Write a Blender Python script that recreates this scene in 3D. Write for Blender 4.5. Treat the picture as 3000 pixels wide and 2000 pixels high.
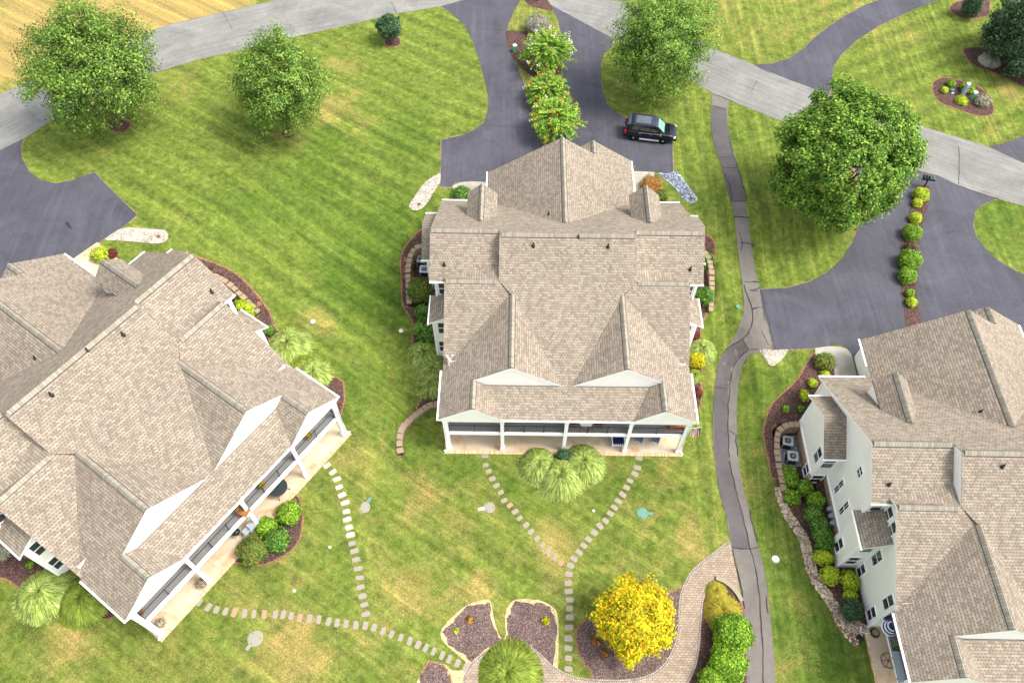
import bpy, bmesh, math, random
import numpy as np
from mathutils import Vector, Matrix
from mathutils.geometry import delaunay_2d_cdt
random.seed(7)
R = math.radians
for o in list(bpy.data.objects): bpy.data.objects.remove(o)
SC = bpy.context.scene; COL = SC.collection
# ------------------------------------------------------------------ camera, sky, sun
CAM = np.array([0., -30., 54.]); F_, PITCH, ROLL = 2287.3, 33.5514, 0.2104     # px of a 3000-wide frame, degrees from straight down
_t, _r = R(PITCH), R(ROLL)
_f = np.array([0, math.sin(_t), -math.cos(_t)]); _u = np.array([0, math.cos(_t), math.sin(_t)]); _x = np.array([1., 0, 0])
RT = math.cos(_r)*_x+math.sin(_r)*_u; UP = -math.sin(_r)*_x+math.cos(_r)*_u
cd = bpy.data.cameras.new('camera'); cam = bpy.data.objects.new('camera', cd); COL.objects.link(cam)
cd.sensor_width = 36; cd.lens = F_/3000*36; cd.clip_end = 2000; cd.clip_start = .5
cam.matrix_world = Matrix(((RT[0], UP[0], -_f[0], CAM[0]), (RT[1], UP[1], -_f[1], CAM[1]), (RT[2], UP[2], -_f[2], CAM[2]), (0, 0, 0, 1)))
SC.camera = cam
W = bpy.data.worlds.new('World'); SC.world = W; W.use_nodes = True
nt = W.node_tree; bg = nt.nodes['Background']; sky = nt.nodes.new('ShaderNodeTexSky'); sky.sky_type = 'NISHITA'; sky.sun_disc = False
SUN_EL, SUN_AZ = 57, 100      # azimuth clockwise from north (+Y)
sky.sun_elevation = R(SUN_EL); sky.sun_rotation = R(SUN_AZ); sky.air_density = 1.0; sky.dust_density = 4.0; sky.ozone_density = .6
hs = nt.nodes.new('ShaderNodeHueSaturation'); hs.inputs['Saturation'].default_value = .4; nt.links.new(sky.outputs[0], hs.inputs['Color'])
nt.links.new(hs.outputs[0], bg.inputs[0]); bg.inputs[1].default_value = .15
sl = bpy.data.lights.new('sun', 'SUN'); sl.energy = 1.25; sl.angle = R(16); sl.color = (1, .95, .87)
so = bpy.data.objects.new('sun', sl); COL.objects.link(so); so.location = (60, 20, 80)
_a, _e = R(SUN_AZ), R(SUN_EL)
so.rotation_euler = Vector((math.sin(_a)*math.cos(_e), math.cos(_a)*math.cos(_e), math.sin(_e))).to_track_quat('Z', 'Y').to_euler()
SC.view_settings.view_transform = 'Standard'; SC.view_settings.look = 'None'; SC.view_settings.gamma = 1
SC.view_settings.use_curve_mapping = False; SC.view_settings.exposure = 1.36
SC.render.engine = 'CYCLES'
# ------------------------------------------------------------------ terrain
HS = {'L': (-18.308, -9.892, R(54.882), 2.159), 'C': (4.146, -2.658, R(-.591), 0.), 'R': (34.715, -20.553, R(-.770), -1.0185)}
def loc(h, x, y):
    X, Y, a, _ = HS[h]; dx, dy = x-X, y-Y
    return dx*math.cos(a)+dy*math.sin(a), -dx*math.sin(a)+dy*math.cos(a)
def glob(h, x, y):
    X, Y, a, _ = HS[h]
    return X+x*math.cos(a)-y*math.sin(a), Y+x*math.sin(a)+y*math.cos(a)
def sstep(t): t = np.clip(t, 0, 1); return t*t*(3-2*t)
def terr(x, y):
    x = np.asarray(x, float); y = np.asarray(y, float); num = 0; den = 0; pit = 0
    for h in HS:
        lx, ly = loc(h, x, y)
        p = np.interp(ly, [-30, -8, 6, 11, 15, 20, 23.2, 40, 90], [-3.35, -3.03, -3.0, -2.92, -2.3, -1.3, -.2, -.12, -.3])+HS[h][3]
        d2 = np.maximum(abs(lx)-11, 0)**2+np.maximum(np.maximum(-1-ly, ly-28), 0)**2
        w = 1/(d2+1.5)**2; num = num+p*w; den = den+w
        ax = abs(lx); sd = np.maximum(abs(ax-12.2)-1.5, abs(ly-16.6)-2.95)       # pits for the condensers
        flo = -2.98+HS[h][3]
        pit = pit+sstep((.25-sd)/.5)*np.maximum(p-flo, 0)*(d2 < 20)
    return num/den-pit
def ray(px, py): return _f+(px-1500)/F_*RT-(py-1000)/F_*UP
def at(px, py, h=0.):
    d = ray(px, py); z = -1.5
    for i in range(40):
        t = (z+h-CAM[2])/d[2]; p = CAM+t*d; z2 = float(terr(p[0], p[1])); z = z+.6*(z2-z)
    return Vector((p[0], p[1], z))
def pxm(p): return F_/float(np.dot(np.array(p)-CAM, _f))            # photo pixels per metre at p
class Crop:
    def __init__(s, x0, y0, k): s.x0, s.y0, s.k = x0, y0, k
    def __call__(s, *pts): return [(s.x0+x/s.k, s.y0+y/s.k) for x, y in pts]
A_ = Crop(0, 0, 2.352); B_ = Crop(1000, 0, 2.352); C_ = Crop(2000, 0, 2.352); D_ = Crop(2200, 450, 2.851); O_ = Crop(0, 0, .784)
C1 = Crop(1150, 350, 2.352); C2 = Crop(1150, 850, 2.352); C3 = Crop(0, 650, 2.24); C4 = Crop(0, 1250, 2.24); C5 = Crop(2200, 850, 2.851); C6 = Crop(2200, 1350, 2.4125)
E_ = Crop(1250, 1350, 2.352); G_ = Crop(500, 1300, 2.24); a1 = Crop(1160, 640, 4.357); a2 = Crop(1160, 960, 4.126); a3 = Crop(1960, 680, 2.377)
a6 = Crop(2240, 1180, 4.9); a7 = Crop(2240, 1480, 2.49); a8 = Crop(2440, 1740, 3.447); a9 = Crop(1940, 1560, 2.035); b2 = Crop(1200, 1680, 1.768); b3 = Crop(2700, 180, 4.48); b4 = Crop(2640, 0, 3.447); b6 = Crop(600, 1380, 2.9875); b8 = Crop(0, 1500, 2.488)
# ------------------------------------------------------------------ materials
def lin(c): return tuple(((v/255)/12.92 if v/255 <= .04045 else ((v/255+.055)/1.055)**2.4) for v in c)+(1,)
class NB:
    def __init__(s, name, rough=.8, spec=.3):
        s.m = bpy.data.materials.new(name); s.m.use_nodes = True; s.t = s.m.node_tree; s.b = s.t.nodes['Principled BSDF']
        s.b.inputs['Roughness'].default_value = rough; s.b.inputs['Specular IOR Level'].default_value = spec
    def n(s, typ, **kw):
        n = s.t.nodes.new(typ)
        for k, v in kw.items():
            if k == 'inp':
                for kk, vv in v.items():
                    if isinstance(vv, bpy.types.NodeSocket): s.t.links.new(vv, n.inputs[kk])
                    else: n.inputs[kk].default_value = vv
            else: setattr(n, k, v)
        return n
    def noise(s, scale, det=4, rough=.6, vec=None, dist=0):
        n = s.n('ShaderNodeTexNoise', inp={'Scale': scale, 'Detail': det, 'Roughness': rough, 'Distortion': dist})
        if vec is not None: s.t.links.new(vec, n.inputs['Vector'])
        return n.outputs['Fac']
    def pos(s): return s.n('ShaderNodeNewGeometry').outputs['Position']
    def obj(s): return s.n('ShaderNodeTexCoord').outputs['Object']
    def ramp(s, fac, stops):
        n = s.n('ShaderNodeValToRGB'); s.t.links.new(fac, n.inputs[0]); cr = n.color_ramp
        while len(cr.elements) > 1: cr.elements.remove(cr.elements[-1])
        cr.elements[0].position = stops[0][0]; cr.elements[0].color = stops[0][1]
        for p, c in stops[1:]: e = cr.elements.new(p); e.color = c
        return n.outputs[0]
    def mix(s, fac, a, b, mode='MIX'):
        n = s.n('ShaderNodeMix', data_type='RGBA', blend_type=mode)
        for i, v in ((0, fac), (6, a), (7, b)):
            if isinstance(v, bpy.types.NodeSocket): s.t.links.new(v, n.inputs[i])
            else: n.inputs[i].default_value = v
        return n.outputs[2]
    def math(s, op, a, b=None, c=None):
        n = s.n('ShaderNodeMath', operation=op)
        for i, v in enumerate((a, b, c)):
            if v is None: continue
            if isinstance(v, bpy.types.NodeSocket): s.t.links.new(v, n.inputs[i])
            else: n.inputs[i].default_value = v
        return n.outputs[0]
    def col(s, v):
        if isinstance(v, bpy.types.NodeSocket): s.t.links.new(v, s.b.inputs['Base Color'])
        else: s.b.inputs['Base Color'].default_value = v
        return s
    def bump(s, h, strength=.4, dist=.05):
        n = s.n('ShaderNodeBump', inp={'Strength': strength, 'Distance': dist}); s.t.links.new(h, n.inputs['Height']); s.t.links.new(n.outputs[0], s.b.inputs['Normal']); return s
def g(v): return (v, v, v, 1)
M = {}
def simple(name, c, rough=.6, spec=.3, metal=0, var=.12, scale=6):
    b = NB(name, rough, spec); b.b.inputs['Metallic'].default_value = metal; c = lin(c)
    f = b.noise(scale, 5, .65, b.obj())
    b.col(b.mix(f, tuple(v*(1-var) for v in c[:3])+(1,), tuple(min(1, v*(1+var)) for v in c[:3])+(1,))); M[name] = b.m; return b
# lawn : attributes dry / stripe / lush are baked per vertex as facts about the turf, texture does the rest
b = NB('lawn', .95, .08)
at1 = b.n('ShaderNodeAttribute', attribute_name='turf'); sp = b.n('ShaderNodeSeparateColor'); b.t.links.new(at1.outputs['Color'], sp.inputs[0])
dry, stripe, lush = sp.outputs[0], sp.outputs[1], sp.outputs[2]
P = b.pos()
mp = b.n('ShaderNodeMapping'); b.t.links.new(P, mp.inputs['Vector']); mp.inputs['Scale'].default_value = (1, 1, .1)
n1 = b.noise(.35, 6, .72, P, .6); n2 = b.noise(1.6, 6, .75, P, .4); n3 = b.noise(9, 5, .8, P); n4 = b.noise(34, 3, .8, P)
grn = b.ramp(n2, [(.25, lin((62, 78, 32))), (.42, lin((86, 102, 40))), (.56, lin((108, 121, 52))), (.75, lin((142, 144, 84)))])
lus = b.ramp(n2, [(.3, lin((42, 68, 22))), (.7, lin((80, 108, 36)))])
c = b.mix(b.math('MULTIPLY', lush, .75), grn, lus)
dryc = b.ramp(n3, [(.3, lin((130, 112, 62))), (.7, lin((176, 152, 98)))])
df = b.math('ADD', dry, b.math('MULTIPLY', b.math('SUBTRACT', n1, .5), 1.5)); df = b.math('ADD', df, b.math('MULTIPLY', b.math('SUBTRACT', n3, .5), 1.))
df = b.n('ShaderNodeMapRange', interpolation_type='SMOOTHSTEP', inp={0: df, 1: .2, 2: .95, 3: 0., 4: .9}).outputs[0]
c = b.mix(df, c, dryc)
def streak(ang, sx_, sy_):
    m = b.n('ShaderNodeMapping', vector_type='TEXTURE'); b.t.links.new(P, m.inputs['Vector']); m.inputs['Rotation'].default_value = (0, 0, R(ang)); m.inputs['Scale'].default_value = (1/sx_, 1/sy_, 10); return b.noise(1., 6, .75, m.outputs[0], .25)
s1, s2 = streak(-33, .07, 1.7), streak(88, .06, 1.9); sm = b.mix(at1.outputs['Alpha'], s1, s2)
c = b.mix(1., c, b.ramp(sm, [(.32, g(.78)), (.5, g(1.02)), (.66, (1.46, 1.42, 1.34, 1))]), 'MULTIPLY')
c = b.mix(1., c, b.ramp(stripe, [(0, g(.80)), (.5, g(1)), (1, (1.3, 1.24, 1.15, 1))]), 'MULTIPLY')
c = b.mix(1., c, b.ramp(n4, [(.25, g(.5)), (.5, g(.98)), (.75, g(1.6))]), 'MULTIPLY')
c = b.mix(1., c, b.ramp(n3, [(.25, g(.68)), (.75, g(1.35))]), 'MULTIPLY')
b.col(c).bump(n4, .9, .06); M['lawn'] = b.m
def asphalt(name, c1, c2, streak=.0, grain=.5):
    b = NB(name, .85, .25); P = b.pos()
    n1 = b.noise(.22, 6, .65, P, .8); n3 = b.noise(30, 3, .9, P); n2 = b.noise(2.5, 6, .7, P)
    c = b.ramp(n1, [(.3, lin(c1)), (.7, lin(c2))])
    c = b.mix(1., c, b.ramp(n3, [(.2, g(1-grain)), (.8, g(1+grain))]), 'MULTIPLY')
    c = b.mix(1., c, b.ramp(n2, [(.25, g(.88)), (.75, g(1.12))]), 'MULTIPLY')
    if streak:
        uv = b.n('ShaderNodeTexCoord').outputs['UV']; m = b.n('ShaderNodeMapping'); b.t.links.new(uv, m.inputs['Vector']); m.inputs['Scale'].default_value = (.12, 3.2, 1)
        s = b.noise(1, 5, .7, m.outputs[0]); c = b.mix(1., c, b.ramp(s, [(.3, g(1-streak)), (.7, g(1+streak))]), 'MULTIPLY')
    if name == 'driveway_asphalt':
        m = b.n('ShaderNodeMapping'); b.t.links.new(P, m.inputs['Vector']); m.inputs['Scale'].default_value = (1.9, .09, 1)
        c = b.mix(1., c, b.ramp(b.noise(1, 5, .7, m.outputs[0], .4), [(.4, g(.92)), (.58, g(1.04)), (.72, g(1.32))]), 'MULTIPLY')
    b.col(c).bump(n3, .25, .02); M[name] = b.m; return b
asphalt('driveway_asphalt', (64, 64, 71), (82, 81, 89), 0, .42)
asphalt('street_asphalt', (104, 104, 100), (132, 131, 126), .2, .22)
asphalt('path_asphalt_dark', (76, 72, 74), (95, 90, 90), .06, .4)
asphalt('path_asphalt_light', (98, 93, 89), (118, 112, 106), .06, .3)
def ground(name, stops, sc=14, bumpd=.06, big=None):
    b = NB(name, .95, .1); P = b.pos(); v = b.n('ShaderNodeTexVoronoi', inp={'Scale': sc, 'Randomness': 1.}); b.t.links.new(P, v.inputs['Vector'])
    sp = b.n('ShaderNodeSeparateColor'); b.t.links.new(v.outputs['Color'], sp.inputs[0])
    c = b.ramp(sp.outputs[0], stops); n = b.noise(.9, 5, .7, P)
    c = b.mix(1., c, b.ramp(n, [(.3, g(.8)), (.7, g(1.2))]), 'MULTIPLY')
    if big: c = b.mix(b.ramp(b.noise(1.1, 6, .75, P, .5), [(.5, g(0)), (.68, g(1))]), c, lin(big))
    b.col(c).bump(sp.outputs[0], .8, bumpd); M[name] = b.m
ground('mulch', [(0, lin((50, 37, 34))), (.5, lin((78, 58, 54))), (.85, lin((106, 82, 75))), (1, lin((150, 120, 110)))], 26)
ground('mulch_old', [(0, lin((66, 54, 52))), (.5, lin((94, 78, 75))), (.85, lin((120, 101, 95))), (1, lin((166, 144, 132)))], 24, .06)
ground('straw_edge', [(0, lin((104, 72, 52))), (.5, lin((140, 102, 74))), (1, lin((168, 130, 98)))], 18)
ground('verge_soil', [(0, lin((92, 84, 60))), (.5, lin((130, 116, 84))), (1, lin((158, 142, 108)))], 16)
ground('bare_straw', [(0, lin((150, 132, 92))), (.5, lin((188, 168, 122))), (1, lin((212, 194, 148)))], 16)
ground('white_gravel', [(0, lin((120, 108, 92))), (.3, lin((160, 150, 134))), (.7, lin((186, 178, 164))), (1, lin((206, 200, 188)))], 12, .1)
ground('grey_gravel', [(0, lin((70, 78, 92))), (.4, lin((120, 128, 140))), (.7, lin((165, 172, 180))), (1, lin((215, 220, 224)))], 11, .1)
b = NB('concrete', .85, .2); P = b.pos(); c = b.ramp(b.noise(.9, 6, .7, P), [(.3, lin((140, 137, 125))), (.7, lin((170, 166, 153)))])
c = b.mix(1., c, b.ramp(b.noise(28, 3, .8, P), [(.2, g(.86)), (.8, g(1.12))]), 'MULTIPLY'); b.col(c); M['concrete'] = b.m
b = NB('patio_concrete', .8, .2); P = b.obj(); c = b.ramp(b.noise(.45, 5, .7, P, .7), [(.32, lin((178, 136, 98))), (.48, lin((190, 172, 144))), (.75, lin((204, 193, 172)))])
c = b.mix(1., c, b.ramp(b.noise(20, 3, .8, P), [(.2, g(.9)), (.8, g(1.08))]), 'MULTIPLY'); b.col(c); M['patio_concrete'] = b.m
def bricks(name, c1, c2, mort, sc, bw, rh, ms=.02, coord='obj', sq=None):
    b = NB(name, .9, .15); P = b.obj() if coord == 'obj' else (b.pos() if coord == 'pos' else b.n('ShaderNodeTexCoord').outputs['UV'])
    t = b.n('ShaderNodeTexBrick', inp={'Scale': sc, 'Color1': lin(c1), 'Color2': lin(c2), 'Mortar': lin(mort), 'Mortar Size': ms, 'Brick Width': bw, 'Row Height': rh, 'Bias': 0.}); b.t.links.new(P, t.inputs['Vector'])
    n = b.noise(2.2, 6, .75, P); c = b.mix(1., t.outputs['Color'], b.ramp(n, [(.3, g(.78)), (.7, g(1.2))]), 'MULTIPLY')
    b.col(c).bump(t.outputs['Fac'], -.4, .03); M[name] = b.m
bricks('pavers', (140, 125, 108), (158, 143, 125), (112, 98, 84), 1, .30, .17, .016, 'pos')
bricks('paver_edge', (140, 128, 116), (168, 156, 142), (98, 86, 76), 1, .16, .30, .02, 'uv')
bricks('brick_border', (196, 160, 126), (224, 198, 160), (150, 120, 92), 1, .11, .5, .012, 'obj')
bricks('tan_brick', (166, 140, 110), (196, 172, 140), (140, 118, 96), 1, .26, .09, .01, 'uv')
bricks('wall_stone', (136, 116, 94), (178, 156, 130), (74, 60, 48), 1, .42, .2, .022, 'uv')
# asphalt shingles on roof UVs in metres (u along the course, v up the slope)
b = NB('shingles', .92, .12); uv = b.n('ShaderNodeTexCoord').outputs['UV']; s = b.n('ShaderNodeSeparateXYZ'); b.t.links.new(uv, s.inputs[0])
ROW, TAB = .2, .23
v = b.math('DIVIDE', s.outputs[1], ROW); row = b.math('FLOOR', v); fv = b.math('FRACT', v)
wn = b.n('ShaderNodeTexWhiteNoise', noise_dimensions='1D'); b.t.links.new(row, wn.inputs['W'])
u = b.math('ADD', b.math('DIVIDE', s.outputs[0], TAB), b.math('ADD', b.math('MULTIPLY', row, .5), b.math('MULTIPLY', wn.outputs[0], .35)))
cell = b.math('FLOOR', u); fu = b.math('FRACT', u)
cb = b.n('ShaderNodeCombineXYZ', inp={0: cell, 1: row}); wn2 = b.n('ShaderNodeTexWhiteNoise', noise_dimensions='3D'); b.t.links.new(cb.outputs[0], wn2.inputs['Vector'])
tone = b.ramp(wn2.outputs['Value'], [(0, lin((118, 109, 97))), (.4, lin((134, 124, 110))), (1, lin((152, 142, 127)))])
blot = b.noise(1.3, 4, .7, uv); tone = b.mix(b.ramp(blot, [(.5, g(0)), (.7, g(.55))]), tone, lin((132, 116, 105)))
wr = b.math('ADD', .3, b.math('MULTIPLY', wn2.outputs['Value'], .3))
dark = b.math('MULTIPLY', b.math('LESS_THAN', fv, .34), b.math('LESS_THAN', fu, wr))  # small shadows at the lower tab edges, put into the shingle colour
tone = b.mix(b.math('MULTIPLY', dark, .72), tone, lin((84, 71, 60)))
tone = b.mix(b.math('MULTIPLY', b.math('LESS_THAN', fv, .13), .38), tone, lin((84, 72, 62)))
tone = b.mix(1., tone, b.ramp(b.noise(16, 3, .8, uv), [(.2, g(.86)), (.8, g(1.16))]), 'MULTIPLY')
tone = b.mix(1., tone, b.ramp(b.noise(.22, 3, .6, uv), [(.3, g(.93)), (.7, g(1.07))]), 'MULTIPLY')
b.col(tone).bump(b.math('SUBTRACT', b.math('MULTIPLY', fv, -.6), dark), .35, .03); M['shingles'] = b.m
b = NB('cap_shingles', .92, .12); uv = b.n('ShaderNodeTexCoord').outputs['UV']; s = b.n('ShaderNodeSeparateXYZ'); b.t.links.new(uv, s.inputs[0])
q = b.math('DIVIDE', s.outputs[0], .2); wn = b.n('ShaderNodeTexWhiteNoise', noise_dimensions='1D'); b.t.links.new(b.math('FLOOR', q), wn.inputs['W'])
c = b.ramp(wn.outputs[0], [(0, lin((134, 127, 113))), (.5, lin((146, 139, 125))), (1, lin((156, 150, 136)))])
c = b.mix(b.math('MULTIPLY', b.math('LESS_THAN', b.math('FRACT', q), .12), .6), c, lin((84, 76, 64))); b.col(c); M['cap_shingles'] = b.m
b = NB('white_siding', .55, .3); P = b.obj(); s = b.n('ShaderNodeSeparateXYZ'); b.t.links.new(P, s.inputs[0]); fz = b.math('FRACT', b.math('DIVIDE', s.outputs[2], .13))
c = b.mix(b.math('LESS_THAN', fz, .16), lin((250, 249, 243)), lin((226, 225, 217))); c = b.mix(1., c, b.ramp(b.noise(1.5, 5, .7, P), [(.3, g(.96)), (.7, g(1.03))]), 'MULTIPLY')
b.col(c).bump(fz, .3, .03); M['white_siding'] = b.m
simple('white_trim', (248, 248, 248), .45, .4, 0, .03); simple('black_metal', (34, 36, 40), .4, .5, .3, .15); simple('glass', (52, 62, 64), .08, .9, 0, .35, 1.2)
simple('deck_boards', (128, 126, 124), .8, .2, 0, .08)
bb = NB('deck_boards', .8, .2); s = bb.n('ShaderNodeSeparateXYZ'); bb.t.links.new(bb.obj(), s.inputs[0]); fx = bb.math('FRACT', bb.math('DIVIDE', s.outputs[0], .14))
bb.col(bb.mix(bb.math('LESS_THAN', fx, .14), lin((140, 138, 137)), lin((84, 82, 80)))); M['deck_boards'] = bb.m
simple('wood', (150, 98, 58), .6, .3, 0, .3, 12); simple('terracotta', (166, 96, 66), .8, .2); simple('navy_cloth', (34, 44, 92), .9, .1); simple('slate_cloth', (92, 112, 136), .9, .1); simple('grey_plastic', (150, 158, 166), .5, .4)
simple('white_plastic', (206, 208, 204), .4, .4, 0, .04); simple('green_plastic', (96, 150, 110), .5, .4); simple('teal_plastic', (92, 134, 116), .6, .3); simple('dark_green_plastic', (62, 98, 84), .5, .4)
simple('lid_concrete', (142, 138, 124), .9, .1, 0, .2, 30); simple('rust_iron', (110, 62, 50), .8, .3); simple('ac_metal', (176, 180, 184), .45, .5, .3); simple('ac_dark', (54, 50, 54), .6, .3, 0, .3, 30)
simple('fan_blade', (34, 38, 52), .45, .5, .1); simple('stone_slab', (144, 136, 120), .9, .1, 0, .22, 9); simple('stone_slab_pale', (186, 176, 156), .9, .1, 0, .14, 9); simple('stone_slab_red', (160, 130, 108), .9, .1, 0, .2, 9)
simple('tan_stone', (150, 132, 110), .9, .1, 0, .25, 8); simple('car_paint', (16, 20, 34), .22, .8, .2, .1); simple('car_roof_tone', (70, 78, 98), .3, .8, .3, .08, 2); simple('car_glass', (14, 18, 20), .05, 1.); simple('car_screen', (120, 160, 152), .08, 1., 0, .3, 3)  # the car roof gets a paler, bluer tone than the body
simple('rubber', (22, 22, 24), .85, .2); simple('alloy', (190, 190, 192), .3, .7, .8); simple('red_lens', (190, 20, 26), .2, .7); simple('clear_lens', (236, 226, 214), .15, .8); simple('chrome', (200, 206, 212), .2, .8, .8)
simple('flag_red', (178, 34, 52), .9, .1); simple('flag_white', (238, 238, 238), .9, .1); simple('flag_blue', (44, 52, 110), .9, .1); simple('crack_seal_and_outline', (54, 52, 56), .9, .1); simple('bark', (98, 82, 66), .95, .1, 0, .3, 14)
simple('pale_bark', (150, 140, 126), .95, .1, 0, .3, 14); simple('blue_pool', (44, 54, 130), .4, .5, 0, .4, 3); simple('dark_hose', (66, 54, 40), .6, .4); simple('foundation', (176, 150, 122), .9, .1, 0, .2, 5)
def leafmat(name, cols, trans=.22, rough=.7):
    b = NB(name, rough, .25); r = b.n('ShaderNodeNewGeometry').outputs['Random Per Island']
    st = [(i/(max(1, len(cols)-1)), lin(c)) for i, c in enumerate(cols)]; c = b.ramp(r, st)
    c = b.mix(1., c, b.ramp(b.noise(.95, 4, .7, b.obj()), [(.3, g(.62)), (.5, g(.98)), (.7, g(1.36))]), 'MULTIPLY')
    b.col(c); t = b.n('ShaderNodeBsdfTranslucent'); b.t.links.new(c, t.inputs[0]); mx = b.n('ShaderNodeMixShader', inp={0: trans})
    b.t.links.new(b.b.outputs[0], mx.inputs[1]); b.t.links.new(t.outputs[0], mx.inputs[2]); b.t.links.new(mx.outputs[0], b.t.nodes['Material Output'].inputs[0]); M[name] = b.m
leafmat('leaf_maple', [(46, 76, 28), (82, 116, 40), (112, 146, 52), (156, 176, 86)])
leafmat('leaf_light', [(52, 86, 28), (88, 126, 40), (120, 152, 56), (158, 182, 88)])
leafmat('leaf_bright', [(42, 76, 26), (76, 118, 34), (112, 150, 46), (160, 180, 74)])
leafmat('leaf_dark', [(30, 54, 36), (50, 82, 54), (70, 104, 66), (100, 130, 84)])
leafmat('leaf_blue', [(36, 58, 40), (54, 80, 54), (76, 102, 68), (104, 128, 86)])
leafmat('leaf_box', [(44, 84, 20), (86, 130, 28), (128, 168, 40), (172, 200, 66)])
leafmat('leaf_lime', [(84, 120, 16), (146, 176, 26), (190, 206, 40), (216, 216, 84)])
leafmat('leaf_yellow', [(110, 136, 24), (176, 180, 20), (216, 206, 24), (222, 168, 28), (230, 212, 50)], .3)
leafmat('leaf_gold', [(122, 128, 16), (186, 180, 22), (222, 206, 34)])
leafmat('leaf_holly', [(34, 66, 24), (60, 104, 32), (96, 142, 46), (150, 180, 80)])
leafmat('leaf_mixed', [(52, 86, 38), (75, 116, 50), (109, 136, 50), (170, 127, 56)])
leafmat('leaf_red', [(70, 28, 34), (104, 40, 44), (130, 62, 52)], .2)
leafmat('leaf_purple', [(84, 64, 58), (110, 88, 74), (132, 112, 92)], .2)
leafmat('leaf_grey', [(120, 122, 100), (150, 150, 128), (184, 182, 160)], .2)
leafmat('leaf_rust', [(128, 76, 34), (166, 104, 52), (190, 136, 70), (120, 130, 50)], .2)
leafmat('leaf_crape', [(50, 95, 29), (88, 136, 43), (132, 175, 56), (182, 202, 79)])
leafmat('leaf_seed', [(196, 140, 54), (214, 170, 70), (190, 160, 90)], .2)
leafmat('petal', [(236, 232, 220), (222, 214, 190)], .2); leafmat('petal_orange', [(200, 110, 40), (220, 140, 60), (110, 130, 50)], .2)
leafmat('blade', [(96, 122, 44), (136, 158, 66), (168, 184, 92), (198, 206, 136)], .3)
leafmat('blade_green', [(92, 116, 40), (130, 148, 52), (160, 172, 72)], .3)
leafmat('blade_gold', [(130, 134, 36), (166, 160, 50), (182, 150, 66)], .3)
leafmat('blade_pale', [(150, 150, 128), (182, 178, 156), (206, 202, 182)], .2)
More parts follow.
